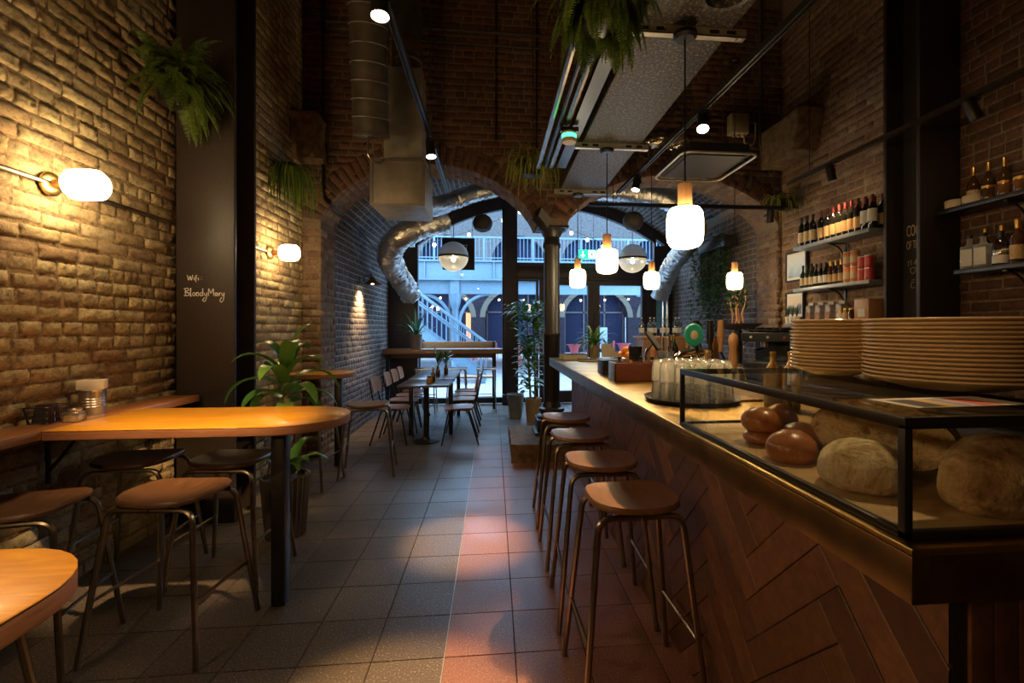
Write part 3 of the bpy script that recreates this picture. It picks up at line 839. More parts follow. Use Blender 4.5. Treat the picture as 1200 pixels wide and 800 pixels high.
def chair(label):
    """faces +x"""
    t = thing('dining_chair', label, 'chair', (0, 0, 0), 0, 'school chairs at the dining tables')
    n, m = 9, 8; vs = []; fs = []
    for side in (0, 1):
        for j in range(m + 1):
            for i in range(n + 1):
                u = -1 + 2 * i / n; v = -1 + 2 * j / m
                k = (abs(u) ** 5 + abs(v) ** 5) ** (1 / 5) if (u or v) else 1
                mx = max(abs(u), abs(v))
                uu, vv = (u * mx / k, v * mx / k) if k > 1e-6 else (u, v)
                x = uu * .19; y = vv * .19 * (1 - .08 * (u < 0))
                z = .455 - .012 * (1 - vv * vv) * (1 - uu * uu) - .016 * max(0, uu) ** 3 - side * .012
                vs.append((x, y, z))
    N = (n + 1) * (m + 1)
    for j in range(m):
        for i in range(n):
            a = j * (n + 1) + i
            fs.append((a, a + 1, a + n + 2, a + n + 1)); fs.append((N + a, N + a + n + 1, N + a + n + 2, N + a + 1))
    lp = list(range(n + 1)) + [j * (n + 1) + n for j in range(1, m + 1)] + [m * (n + 1) + i for i in range(n - 1, -1, -1)] + [j * (n + 1) for j in range(m - 1, 0, -1)]
    for i in range(len(lp)):
        a, c = lp[i], lp[(i + 1) % len(lp)]
        fs.append((a, N + a, N + c, c))
    MB().add(vs, fs, 0, True).build('seat', M['chair_wood'], t)
    # curved backrest
    vs = []; fs = []; n, m = 10, 5
    for side in (0, 1):
        for j in range(m + 1):
            for i in range(n + 1):
                u = -1 + 2 * i / n; v = -1 + 2 * j / m
                k = (abs(u) ** 6 + abs(v) ** 6) ** (1 / 6); mx = max(abs(u), abs(v))
                uu, vv = (u * mx / k, v * mx / k) if k > 1e-6 else (u, v)
                y = uu * .185; z = .735 + vv * .095
                x = -.235 - vv * .022 + .028 * uu * uu - side * .011
                vs.append((x, y, z))
    N = (n + 1) * (m + 1)
    for j in range(m):
        for i in range(n):
            a = j * (n + 1) + i
            fs.append((a, a + 1, a + n + 2, a + n + 1)); fs.append((N + a, N + a + n + 1, N + a + n + 2, N + a + 1))
    lp = list(range(n + 1)) + [j * (n + 1) + n for j in range(1, m + 1)] + [m * (n + 1) + i for i in range(n - 1, -1, -1)] + [j * (n + 1) for j in range(m - 1, 0, -1)]
    for i in range(len(lp)):
        a, c = lp[i], lp[(i + 1) % len(lp)]
        fs.append((a, N + a, N + c, c))
    MB().add(vs, fs, 0, True).build('backrest', M['chair_wood'], t)
    for sy in (-1, 1):
        MB().tube(fillet([(.02, sy * .15, .432), (.13, sy * .15, .432), (.215, sy * .20, .004)], .05), .010, 7).build('leg', M['black_metal'], t)
        MB().tube(fillet([(.02, sy * .165, .432), (-.10, sy * .165, .432), (-.235, sy * .20, .004)], .05), .010, 7).build('leg', M['black_metal'], t)
        MB().tube(fillet([(-.05, sy * .14, .430), (-.17, sy * .14, .432), (-.215, sy * .13, .56), (-.262, sy * .13, .80)], .06), .0095, 7).build('back_frame', M['black_metal'], t)
    MB().tube([(.10, -.15, .430), (.10, .15, .430)], .008, 6).build('cross_bar', M['black_metal'], t)
    return t
c0 = chair('wooden school chair on the wall side of the dining row, nearest the camera')
c0.location = (-1.265, 6.14, 0); c0.rotation_euler = (0, 0, R(-3))
for y, w_, a in ((6.76, 'second', 1), (7.22, 'third', -1), (7.68, 'last', 1)):
    dup(c0, (-1.25, y, 0), R(a), 'wooden school chair on the wall side of the dining row, %s from the camera' % w_)
for y, w_, a in ((6.06, 'nearest', 183), (6.76, 'second', 179), (7.22, 'third', 181), (7.68, 'last', 179)):
    dup(c0, (-.425, y, 0), R(a), 'wooden school chair on the aisle side of the dining row, %s from the camera' % w_)

# ------------------------------------------------------------------ counter and metal stools at the window
t = thing('window_counter', 'high wooden counter along the shop window', 'counter', (0, 0, 0))
b = MB(); slab(b, [(-1.915, 8.42), (.17, 8.42), (.17, 8.80), (-1.915, 8.80)], .985, 1.075, .006); b.build('counter_top', M['window_wood'], t)
for x in (-1.85, .02):
    b = MB(); b.box(x - .03, x + .03, 8.47, 8.53, 0, .984); b.build('leg', M['black_metal'], t)
b = MB(); b.box(-1.85, .02, 8.70, 8.73, .90, .984); b.build('apron', M['window_wood'], t)
def tall_stool(lab, x, y):
    t = thing('metal_stool', lab, 'stool', (x, y, 0), 0, 'pale metal stools at the window counter')
    b = MB(); slab(b, rrect(-.17, .17, -.17, .17, .03, 4), .735, .76, .005); b.build('seat', M['steel'], t)
    for sx in (-1, 1):
        for sy in (-1, 1):
            MB().tube([(sx * .14, sy * .14, .74), (sx * .17, sy * .17, .004)], .012, 6).build('leg', M['steel'], t)
    for sy in (-1, 1): MB().tube([(-.158, sy * .158, .28), (.158, sy * .158, .28)], .008, 6).build('foot_rail', M['steel'], t)
    for sx in (-1, 1): MB().tube([(sx * .152, -.152, .42), (sx * .152, .152, .42)], .008, 6).build('foot_rail', M['steel'], t)
    return t
ts = tall_stool('metal stool under the window counter, in front of the thick mullion', -.12, 8.20)
dup(ts, (-.62, 8.22, 0), 0, 'metal stool under the window counter, middle of the three')
dup(ts, (-1.15, 8.24, 0), 0, 'metal stool under the window counter, beside the dark wall panel')
# ------------------------------------------------------------------ the bar
BX, BZ, BY0, BY1 = .64, 1.11, .665, 5.36
BXR = 1.50
bar = thing('bar_counter', 'long bar with brass top and dark herringbone wood front', 'bar counter', (0, 0, 0))
b = MB(); slab(b, [(BX, BY0), (BXR, BY0), (BXR, BY1), (BX, BY1)], BZ - .012, BZ, .003)
b.build('bar_top', M['brass'], bar)
fz = BZ - .088
b = MB()
b.box(BX + .001, BX + .03, BY0 + .001, BY1 - .001, fz, BZ - .0125, b=.002); b.box(BX + .03, BXR, BY0 + .001, BY0 + .03, fz, BZ - .0125, b=.002); b.box(BX + .03, BXR, BY1 - .03, BY1 - .001, fz, BZ - .0125, b=.002)
b.box(BX + .03, BXR, BY0 + .03, BY1 - .03, fz + .02, fz + .03)
b.build('fascia', M['brass_dark'], bar)
PX, PY0, PY1 = .832, .78, 4.92
b = MB(); b.box(PX, 1.46, PY0, PY1, 0, fz + .019); b.build('carcass', M['black_board'], bar)
# herringbone planks, clipped to the front
bm = bmesh.new()
LW, LL = .098, .49
rnd = random.Random(4)
def plank(bm, cx, cy, ang):
    ca, sa = math.cos(ang), math.sin(ang)
    h = .006 + rnd.random() * .0025
    g = .0012; e = .003
    ring = []
    for (zz, k) in ((0, g), (h - .002, g), (h, g + e)):
        for (sx, sy) in ((-1, -1), (1, -1), (1, 1), (-1, 1)):
            x, y = sx * (LL / 2 - k), sy * (LW / 2 - k)
            ring.append(bm.verts.new((-zz, cx + x * ca - y * sa, cy + x * sa + y * ca)))
    for j in (0, 4):
        for i in range(4):
            i2 = (i + 1) % 4
            bm.faces.new((ring[j + i], ring[j + i2], ring[j + 4 + i2], ring[j + 4 + i]))
    bm.faces.new(ring[8:12])
q = R(45)
e1 = Vector((math.cos(q), math.sin(q))); e2 = Vector((-math.sin(q), math.cos(q)))
K = int(LL / LW)
for i in range(-70, 90):
    for j in range(-16, 18):
        o = e1 * (LW * i) + e2 * (LW * i) + e1 * (LL * j) - e2 * (LL * j)
        c1 = o + e1 * (LL / 2) + e2 * (LW / 2)
        c2 = o + e2 * (LL / 2 + LW) + e1 * (LW / 2)
        c2 = o + e1 * (LL + LW / 2) + e2 * (LW - LL / 2) if False else o + e1 * (LW / 2) + e2 * (LW + LL / 2)
        for c, a in ((c1, q), (c2, q + PI / 2)):
            if -.4 < c.x < PY1 - PY0 + .4 and -.4 < c.y < 1.5: plank(bm, c.x, c.y, a)
for co_, no in (((0, 0, 0), (0, -1, 0)), ((0, PY1 - PY0, 0), (0, 1, 0)), ((0, 0, .001), (0, 0, -1)), ((0, 0, fz + .018), (0, 0, 1))):
    bmesh.ops.bisect_plane(bm, geom=bm.verts[:] + bm.edges[:] + bm.faces[:], plane_co=co_, plane_no=no, clear_outer=True)
b = MB().frombm(bm); bm.free()
b.build('herringbone_front', M['plank'], bar, (PX - .0005, PY0, 0), weld=False, auto=False)
b = MB()
for i in range(12): b.box(.86 + i * .05, .905 + i * .05, PY0 - .008, PY0, .002, fz + .018, b=.001)
b.build('end_boarding', M['plank'], bar, weld=False)

# back counter along the shelves
t = thing('back_counter', 'dark back counter below the bottle shelves', 'counter', (0, 0, 0))
b = MB(); b.box(2.85, 3.385, 1.2, 5.45, .90, .94, b=.004); b.build('counter_top', M['black_metal'], t)
b = MB(); b.box(2.90, 3.38, 1.25, 5.4, 0, .899); b.build('cabinet_body', M['black_board'], t)
for i in range(5):
    y = 1.3 + i * .82
    b = MB(); b.box(2.882, 2.899, y, y + .78, .08, .86, b=.003); d = b.build('cabinet_door', M['black_paint'], t)
    MB().tube([(2.868, y + .3, .78), (2.868, y + .48, .78)], .006, 6).build('door_handle', M['steel'], d)

# ------------------------------------------------------------------ bread case
CX0, CX1, CYn, CYf, CZ = .652, 1.06, .69, 1.60, 1.312
case = thing('display_case', 'black framed glass display case full of bread on the bar', 'display case', (0, 0, 0))
b = MB(); fr = .014
for x in (CX0 + fr / 2, CX1 - fr / 2):
    for y in (CYn + fr / 2, CYf - fr / 2): MB().box(x - fr / 2, x + fr / 2, y - fr / 2, y + fr / 2, BZ + .001, CZ - .018, b=.001).build('post', M['black_metal'], case)
b = MB()
for z0, z1 in ((BZ + .0015, BZ + .014), (CZ - .024, CZ - .005)):
    b.box(CX0, CX0 + fr, CYn, CYf, z0, z1, b=.001); b.box(CX1 - fr, CX1, CYn, CYf, z0, z1, b=.001)
    b.box(CX0 + fr, CX1 - fr, CYn, CYn + fr, z0, z1, b=.001); b.box(CX0 + fr, CX1 - fr, CYf - fr, CYf, z0, z1, b=.001)
b.build('frame', M['black_metal'], case)
def pane_q(nm, vs): MB().add(vs, [(0, 1, 2, 3)]).build(nm, M['case_glass'], case)
pane_q('side_pane', [(CX0 + .007, CYn, BZ + .014), (CX0 + .007, CYf, BZ + .014), (CX0 + .007, CYf, CZ - .024), (CX0 + .007, CYn, CZ - .024)])
pane_q('end_pane', [(CX0, CYn + .007, BZ + .014), (CX1, CYn + .007, BZ + .014), (CX1, CYn + .007, CZ - .024), (CX0, CYn + .007, CZ - .024)])
pane_q('end_pane', [(CX0, CYf - .007, BZ + .014), (CX1, CYf - .007, BZ + .014), (CX1, CYf - .007, CZ - .024), (CX0, CYf - .007, CZ - .024)])
b = MB(); b.box(CX0, 1.27, CYn, CYf + .1, CZ - .0045, CZ); b.build('top_pane', M['case_glass'], case)
b = MB(); b.box(CX0 + .02, CX1 - .02, CYn + .02, CYf - .02, BZ + .001, BZ + .006); b.build('base_board', wood('case_board', (.42, .27, .12), (.58, .40, .20), .5, (3, 12, 12)), case)

fb = BZ + .0065
def bread(name, lab, c, r, sc, mat, cat='bread', nz=None, rz=0, group=None, flat=.5):
    b = MB()
    f = lambda d: (nz(d) if nz else 0)
    b.ball((0, 0, 0), r, 28, 18, sc, nz=f)
    zmin = -r * sc[2] * flat
    b.v = [Vector((v.x, v.y, max(v.z, zmin))) for v in b.v]
    o = b.build(name, mat, loc=(c[0], c[1], c[2] - zmin), rot=(0, 0, rz), auto=False)
    return tag(o, lab, cat, group)
lump = lambda d: .03 * math.sin(d.x * 5 + 1) + .03 * math.sin(d.y * 7 + d.z * 4) + .02 * math.sin(d.x * 13 + d.y * 11)
gbun = 'glazed buns in the bread case'
bread('bread_bun', 'glazed round bun lying on top of a lower bun, farthest along the case', (.775, 1.30, fb + .038), .056, (1, 1, .72), M['bun'], 'bun', lambda d: .02 * math.sin(3 * d.x + 2), group=gbun, flat=.62)
bread('bread_bun', 'squashed bun underneath the topmost glazed bun', (.775, 1.30, fb), .050, (1, 1, .5), M['bun'], 'bun', group=gbun, flat=.7)
bread('bread_bun', 'glazed bun at the front glass, next to the floury loaf', (.750, 1.122, fb), .060, (1, 1, .78), M['bun'], 'bun', lambda d: .02 * math.sin(3 * d.y + 1), group=gbun, flat=.62)
bread('bread_bun', 'long glazed roll behind the topmost bun', (.91, 1.42, fb), .060, (1.1, .8, .95), M['bun'], 'bun', rz=R(30), group=gbun, flat=.62)
bread('bread_bun', 'glazed bun partly behind the cut sourdough face', (.855, 1.235, fb), .058, (1, 1, .75), M['bun'], 'bun', group=gbun, flat=.62)
bread('bread_loaf', 'floury round loaf at the front corner of the bread case', (.775, .925, fb), .082, (1.0, 1.05, .74), M['flour'], 'bread', lump, flat=.6)
# big sourdough, cut face towards the aisle
t = thing('sourdough_loaf', 'big cut sourdough loaf showing its open crumb', 'bread', (.955, 1.05, fb), R(0))
b = MB(); n = 36
def loaf_ring(s):
    k = math.sqrt(max(0, 1 - s ** 2.6))
    out = []
    for i in range(n):
        a = 2 * PI * i / n
        y = .155 * math.cos(a); z = .083 * math.sin(a)
        w = 1 + .03 * math.sin(3 * a + s * 4) + .02 * math.sin(7 * a + s * 9)
        out.append((y * w * (.35 + .65 * k), (z * w * (.35 + .65 * k)) * (1 if z > 0 else .75)))
    return out
S = [i / 14 for i in range(15)]
vs = []; fs = []
for s in S:
    for (y, z) in loaf_ring(s): vs.append((-.085 + s * .17, y * .92, z * 1.12 + .078))
for j in range(14):
    for i in range(n):
        i2 = (i + 1) % n
        fs.append((j * n + i, j * n + i2, (j + 1) * n + i2, (j + 1) * n + i))
fs.append(tuple(14 * n + i for i in range(n)))
cr = MB().add(vs, fs, 0, True).build('crust', M['crust'], t, rot=(0, 0, R(30)), auto=False)
vs = [(-.0845, 0, .08)]; fs = []
for k in (.33, .66, .985):
    for (y, z) in loaf_ring(0): vs.append((-.0855 - .004 * hnoise(y, z, k), y * k * .92, .078 + z * k * 1.12))
for i in range(n): fs.append((0, 1 + (i + 1) % n, 1 + i))
for j in range(2):
    for i in range(n):
        i2 = (i + 1) % n
        fs.append((1 + j * n + i, 1 + j * n + i2, 1 + (j + 1) * n + i2, 1 + (j + 1) * n + i))
MB().add(vs, fs, 0, True).build('cut_face', M['crumb'], t, rot=(0, 0, R(30)), auto=False)
bread('bread_loaf', 'dark crusty loaf behind the corner post of the bread case', (.925, .785, fb), .100, (1.05, .70, .86), M['crust'], 'bread', lump, rz=.08, flat=.6)

# ------------------------------------------------------------------ plate stacks
def plate_mesh(rx, h):
    b = MB(); r = rx
    b.lathe([(r * .52, 0), (r * .58, 0), (r * .64, .004), (r * .88, h * .55), (r * .985, h - .0035), (r, h - .002), (r, h + .001), (r * .985, h + .0022), (r * .88, h * .68 + .002), (r * .62, .0075), (.0, .007)], 64)
    return b
def stack(cx, cy, r, n, pitch, h, who, seed):
    rnd = random.Random(seed)
    g = 'plates in the %s stack' % who
    p = None
    for i in range(n):
        if i == 0:
            p = plate_mesh(r, h).build('plate', M['plate'], loc=(cx, cy, CZ + .0005)); tag(p, 'cream plate at the bottom of the %s stack' % who, 'plate', g); o = p
        else:
            o = p.copy(); COL.objects.link(o)
            o.location = (cx + (rnd.random() - .5) * .004, cy + (rnd.random() - .5) * .004, CZ + .0005 + i * pitch)
            o['label'] = ('cream plate on top of the %s stack' % who) if i == n - 1 else 'cream plate inside the %s stack, above its lowest plate' % who
big_c = (1.06, 1.00); small_c = (1.015, 1.325)
stack(big_c[0], big_c[1], .172, 15, .0094, .026, 'nearer wide plate', 3)
stack(small_c[0], small_c[1], .112, 14, .0106, .022, 'farther narrow plate', 5)
b = MB(); b.box(-.10, .10, -.03, .03, 0, .0012)
mg = thing('leaflet', 'bright leaflet lying under the nearer plate stack', 'leaflet', (.84, .80, CZ + .0003), R(4))
MB().box(-.12, .12, -.05, .05, 0, .0006).build('sheet', M['white'], mg)
for i, (c, x, w) in enumerate((((.02, .03, .05), -.10, .05), ((.75, .50, .08), -.05, .025), ((.35, .30, .50), -.02, .03), ((.70, .14, .08), .02, .05))):
    MB().box(x, x + w, -.045, .03, .0007, .0009).build('printed_panel', plain('print_%d' % i, c, .5), mg)

# ------------------------------------------------------------------ things on the bar
tr = thing('serving_tray', 'round black tray full of upturned glasses', 'tray', (.925, 2.13, BZ))
MB().lathe([(0, .002), (.19, .002), (.205, .010), (.215, .020), (.219, .020), (.210, .006), (.195, 0), (0, 0)], 40).build('tray_body', M['black_plastic'], tr)
def tumbler():
    b = MB()
    n = 18
    rib = lambda a, z: .045 * math.cos(12 * a) if .01 < z < .086 else 0
    b.lathe([(.036, 0), (.0365, .004), (.035, .028), (.032, .066), (.029, .088), (.024, .092), (0, .092)], 48, rib=rib)
    return b
gl0 = tumbler().build('drinking_glass', M['tumbler'])
pts = []
for i, (rad, cnt) in enumerate(((0, 1), (.076, 6), (.150, 12))):
    for k in range(cnt): pts.append((rad * math.cos(2 * PI * k / max(1, cnt) + i * .2), rad * math.sin(2 * PI * k / max(1, cnt) + i * .2)))
first = True
for lvl in (0, 1):
    for (x, y) in pts:
        if lvl == 1 and math.hypot(x, y) > .16: continue
        o = gl0 if first else gl0.copy()
        if not first: COL.objects.link(o)
        first = False
        o.location = (.925 + x, 2.13 + y, BZ + .0025 + lvl * .0928)
        tag(o, ['ribbed glass upside down in the lower layer on the black tray', 'ribbed glass upside down in the upper layer on the black tray'][lvl], 'glass', ['glasses in the lower tray layer', 'glasses in the upper tray layer'][lvl])

# condiment boxes
t = thing('condiment_box', 'red-brown open wooden box on the bar beside the glasses', 'box', (.915, 2.98, BZ), 0)
b = MB(); b.box(-.155, .155, -.075, -.063, .001, .118, b=.002); b.box(-.155, .155, .063, .075, .001, .118, b=.002); b.box(-.143, .143, -.063, .063, .001, .012); b.build('box_body', M['red_box'], t)
b = MB(); b.box(-.157, -.143, -.075, .075, .001, .119, b=.002); b.build('end_panel', M['steel'], t)
b = MB(); b.box(.143, .155, -.063, .063, .001, .118); b.build('end_panel', M['red_box'], t)
for i, (x, c, m) in enumerate(((-.10, 'dark', 'brown_glass'), (-.03, 'amber', 'orange'), (.04, 'dark red', 'foil_red'), (.11, 'clear', 'clear_bottle'))):
    o = MB(); o.lathe([(.022, 0), (.023, .06), (.02, .085), (.011, .105), (.011, .128), (0, .129)], 14)
    q = o.build('sauce_bottle', M[m], loc=(.915 + x, 2.98 + .01 * (-1) ** i, BZ + .0125)); tag(q, '%s small bottle standing in the red-brown box' % c, 'bottle', 'small bottles in the red-brown box')
    MB().lathe([(.012, .122), (.012, .14), (0, .141)], 10).build('bottle_cap', M['black_plastic'], q)
t = thing('card_holder', 'black stand stacked with tan cards on the bar', 'holder', (.865, 3.42, BZ), 0)
b = MB(); b.box(-.085, .085, -.10, .10, .095, .105, b=.002); b.box(-.078, .02, -.09, .09, .001, .095, b=.002); b.build('stand', M['black_plastic'], t)
for i in range(4):
    MB().box(-.08 + i * .028, -.065 + i * .028 + .06, -.095 + i * .012, -.085 + i * .012, .106, .200 - i * .026, M=Matrix.Rotation(R(-8), 4, 'X')).build('card', M['paper'], t, (0, .02, .012))
t = thing('cup_holder', 'black beaker between the card stand and the red-brown box', 'cup', (.985, 3.20, BZ))
MB().lathe([(.040, .001), (.044, .15), (.048, .21), (.043, .21), (.040, .01), (0, .01)], 20).build('cup_body', M['black_plastic'], t)
MB().lathe([(.0435, .145), (.047, .15), (.0475, .16), (.044, .163)], 20).build('band', M['black_metal'], t)
bw = thing('fruit_bowl', 'grey bowl of oranges behind the card stand', 'bowl', (1.12, 3.9, BZ))
MB().lathe([(.05, .001), (.06, .008), (.12, .06), (.135, .09), (.128, .09), (.11, .06), (.05, .015), (0, .013)], 28).build('bowl_body', M['steel'], bw)
MB().lathe([(.1345, .088), (.1365, .091), (.1335, .0935), (.130, .091)], 28).build('rim', M['chrome'], bw)
for i, (x, y, z) in enumerate(((0, 0, .062), (.065, .02, .085), (-.06, .03, .085), (.01, -.065, .085), (.02, .07, .09), (.0, .0, .125))):
    o = MB(); o.ball((0, 0, 0), .036, 18, 12, (1, 1, .95)); o.ball((0, 0, .034), .005, 6, 4, mi=1)
    q = o.build('orange', [M['orange'], M['stem']], loc=(1.12 + x * .8, 3.9 + y * .8, BZ + z + .022), auto=False)
    tag(q, 'orange piled in the grey bowl on the bar' if i < 5 else 'orange topping the pile in the grey bowl', 'orange', 'oranges in the grey bowl')
t = thing('till_screen', 'tilted tablet on a bent stand at the bar', 'tablet', (1.12, 3.22, BZ), R(62))
MB().box(-.10, .10, -.008, .008, -.075, .075, b=.004).build('tablet', M['black_plastic'], t, (0, 0, .25), (R(-35), 0, 0))
MB().box(-.09, .09, -.0095, -.0085, -.066, .066).build('screen', M['pot_grey'], t, (0, 0, .25), (R(-35), 0, 0))
MB().tube(fillet([(0, .0, .24), (0, .06, .16), (0, .03, .01)], .05), .011, 8).build('stand_arm', M['chrome'], t)
MB().lathe([(.075, .001), (.075, .008), (.02, .014), (0, .014)], 24).build('stand_base', M['chrome'], t)
for i, (x, y, s) in enumerate(((.85, 4.97, 'thick'), (.99, 4.73, 'thin'))):
    t = thing('menu_pile', '%s dark menu folder lying at the column end of the bar' % s, 'menu', (x, y, BZ), R(4 - 6 * i), 'menus at the end of the bar')
    h = (.065, .025)[i]
    b = MB(); b.box(-.13, .13, -.10, .10, h - .004, h, b=.0015); b.box(-.13, .13, -.10, .10, .001, .005, b=.0015); b.box(.126, .13, -.1, .1, .005, h - .004); b.build('cover', M['black_board'], t)
    MB().box(-.125, .124, -.095, .095, .0055, h - .0045).build('page_block', M['paper'], t)
# napkins and salts on the wall counter
t = thing('napkin_tin', 'ribbed steel tin of white napkins on the wall counter', 'napkin holder', (-2.262, 2.90, .9603), R(20))
b = MB(); prof = [(.058, 0)] + [(.058 + (.0022 if 6 < i < 20 and i % 3 == 0 else 0), .004 + i * .0048) for i in range(28)] + [(.0605, .138), (.0605, .141), (.056, .140), (.055, .01), (0, .01)]
b.lathe(prof, 32); b.build('tin', M['steel'], t)
b = MB(); b.box(-.038, .038, -.034, .034, .012, .150, b=.003); b.box(-.060, .060, -.036, .036, .1425, .196, b=.004); b.build('napkins', M['white'], t)
t = thing('glass_caddy', 'square glass jar with a silver lid in front of the napkin tin', 'jar', (-2.180, 2.685, .9603), R(12))
b = MB(); b.box(-.036, .036, -.036, .036, .001, .052, b=.004); b.build('jar_body', M['tumbler'], t)
b = MB(); b.box(-.031, .031, -.031, .031, .003, .035, b=.003); b.build('salt', M['label_tan'], t)
b = MB(); b.lathe([(.030, .053), (.031, .066), (.027, .070), (0, .071)], 20); b.build('lid', M['steel'], t)
t = thing('wire_basket', 'dark wire basket of sachets by the brick wall', 'basket', (-2.29, 2.66, .9603), R(6))
b = MB()
for z, k in ((.002, .85), (.03, .93), (.06, 1.), (.085, 1.06)): b.tube([(x * k, y * k, z + .003) for x, y in rrect(-.055, .055, -.075, .075, .02, 3)], .0022, 5, closed=True)
for i in range(18):
    p = rrect(-.055, .055, -.075, .075, .02, 3)
    q = p[int(i * len(p) / 18)]
    b.tube([(q[0] * .85, q[1] * .85, .004), (q[0] * 1.06, q[1] * 1.06, .088)], .0018, 5)
b.build('basket_frame', M['black_metal'], t)
for i in range(5): MB().box(-.035, .035, -.004, .004, .006, .098, M=Matrix.Rotation(R(8 * (i - 2)), 4, 'X')).build('sachet', M[('foil_black', 'foil_red', 'brown_glass')[i % 3]], t, (0, -.045 + i * .022, 0), (0, 0, 0))
# ------------------------------------------------------------------ lamps
WARM = (1., .64, .30)
def point(name, loc, watt, col=WARM, r=.05):
    l = bpy.data.lights.new(name, 'POINT'); l.energy = watt; l.color = col; l.shadow_soft_size = r
    o = bpy.data.objects.new(name, l); COL.objects.link(o); o.location = loc; return o
def spot(name, loc, target, watt, ang=40, col=WARM, blend=.8, r=.03):
    l = bpy.data.lights.new(name, 'SPOT'); l.energy = watt; l.color = col; l.spot_size = R(ang); l.spot_blend = blend; l.shadow_soft_size = r
    o = bpy.data.objects.new(name, l); COL.objects.link(o); o.location = loc
    d = Vector(target) - Vector(loc); o.rotation_euler = d.to_track_quat('-Z', 'Y').to_euler(); return o

def pendant(lab, x, y, zb, ztop, s=1., g='pendant lamps over the bar'):
    t = thing('pendant_lamp', lab, 'lamp', (x, y, zb), 0, g)
    r = .090 * s; h = .205 * s
    MB().lathe([(r * .55, 0), (r * .80, .008), (r * .96, .03), (r, .06), (r, h - .06), (r * .96, h - .03), (r * .8, h - .008), (r * .45, h)], 32).build('globe', M['globe'], t, auto=False)
    MB().lathe([(.034, h), (.036, h + .005), (.036, h + .115), (.032, h + .12), (0, h + .12)], 24).build('lamp_neck', M['oak'], t)
    MB().lathe([(.037, h - .004), (.038, h + .006), (.0362, h + .008)], 24).build('collar', M['copper'], t)
    MB().tube([(0, 0, h + .12), (0, 0, ztop - zb - .03)], .0045, 6).build('cord', M['black_plastic'], t)
    MB().lathe([(.045, ztop - zb - .032), (.06, ztop - zb - .02), (.06, ztop - zb - .001), (0, ztop - zb - .001)], 24).build('ceiling_rose', M['black_plastic'], t)
    return t
pendant('biggest lit pendant lamp over the bar, nearest the camera', .965, 2.30, 1.855, 2.938)
pendant('lit pendant lamp over the bar, second along from the biggest', .945, 3.86, 1.905, 2.938)
pendant('lit pendant lamp hanging close beside the iron column', .935, 5.17, 1.895, 2.938)
pendant('small lit pendant lamp hanging low in front of the glass doors', 1.84, 5.35, 1.90, 4.6)
pendant('lit pendant lamp in front of the hanging ivy', 2.83, 5.30, 1.90, 4.6)

def wall_lamp(lab, x, y, z, g='opal globe lamps on the pale brick wall', s=1.):
    t = thing('wall_lamp', lab, 'lamp', (x, y, z), 0, g)
    Rx = Matrix.Rotation(R(90), 4, 'Y')
    MB().lathe([(.062, 0), (.064, .012), (.052, .022), (.030, .026), (0, .026)], 28, M=Rx).build('back_plate', M['brass'], t)
    MB().lathe([(.024, .024), (.026, .075), (.034, .085), (.034, .10)], 20, M=Rx).build('lamp_neck', M['copper'], t)
    r = .082 * s; L = .175 * s
    MB().lathe([(r * .42, .095), (r * .78, .10), (r * .95, .118), (r, .145), (r, .095 + L - .05), (r * .95, .095 + L - .024), (r * .76, .095 + L - .006), (r * .4, .095 + L), (0, .095 + L)], 32, M=Rx).build('globe', M['wall_globe'], t, auto=False)
    return t
wall_lamp('lit opal globe wall lamp nearest the camera, on the bright brick', -2.372, 2.77, 2.222)
wall_lamp('lit opal globe wall lamp beyond the black column', -2.113, 4.70, 2.165, s=.95)
# conduits feeding them
def pipe(name, lab, pts, r, mat, cat='pipe', group=None, fil=.06):
    o = MB().tube(fillet(pts, fil), r, 8).build(name, mat); return tag(o, lab, cat, group)
pipe('conduit', 'thin steel conduit running along the pale brick wall through the globe lamp', [(-2.356, 1.6, 2.224), (-2.356, 3.695, 2.224)], .013, M['gunmetal'])
pipe('conduit', 'short steel conduit into the farther globe lamp', [(-2.098, 4.06, 2.168), (-2.098, 4.68, 2.166)], .011, M['gunmetal'])

t = thing('barn_wall_lamp', 'small metal shaded wall lamp on the dark brick wall', 'lamp', (-1.918, 7.05, 2.16))
MB().lathe([(.04, 0), (.04, .015), (0, .02)], 16, M=Matrix.Rotation(R(90), 4, 'Y')).build('back_plate', M['gunmetal'], t)
MB().tube(fillet([(.01, 0, 0), (.11, 0, .05), (.17, 0, .06), (.17, 0, -.01)], .05), .010, 8).build('arm', M['gunmetal'], t)
MB().lathe([(.030, .03), (.034, .0), (.06, -.03), (.135, -.075), (.138, -.082), (.128, -.078), (.055, -.038), (.02, -.01)], 28).build('lamp_shade', M['brass_dark'], t, (.17, 0, 0))
MB().ball((0, 0, 0), .026, 12, 8).build('bulb', glow('small_lamp_bulb', (1, .74, .36), 20.), t, (.17, 0, -.055))
spot('barn_lamp_light', (-1.748, 7.05, 2.03), (-1.93, 7.03, 1.72), 40, 100, WARM, .8, .02)

# ------------------------------------------------------------------ lighting tracks and spotlights
gt = 'black lighting tracks'
def track(lab, p0, p1, mat='black_metal', w=.018, drops=()):
    t = thing('lighting_track', lab, 'track', p0, 0, gt)
    d = Vector(p1) - Vector(p0)
    a = math.atan2(d.y, d.x)
    Mr = Matrix.Rotation(a, 4, 'Z') @ Matrix.Rotation(-math.asin(d.z / d.length), 4, 'Y')
    b = MB(); b.box(0, d.length, -w, -w * .55, -.018, .018, M=Mr); b.box(0, d.length, w * .55, w, -.018, .018, M=Mr); b.box(0, d.length, -w * .55, w * .55, .0, .018, M=Mr)
    b.box(-.002, 0, -w, w, -.018, .018, M=Mr); b.build('track_rail', M[mat], t)
    for f in (.12, .88):
        q = d * f; MB().tube([(q.x, q.y, q.z + .018), (q.x, q.y, 5.6 - p0[2] + .01)], .004, 5).build('hanger_rod', M['black_metal'], t)
    return t
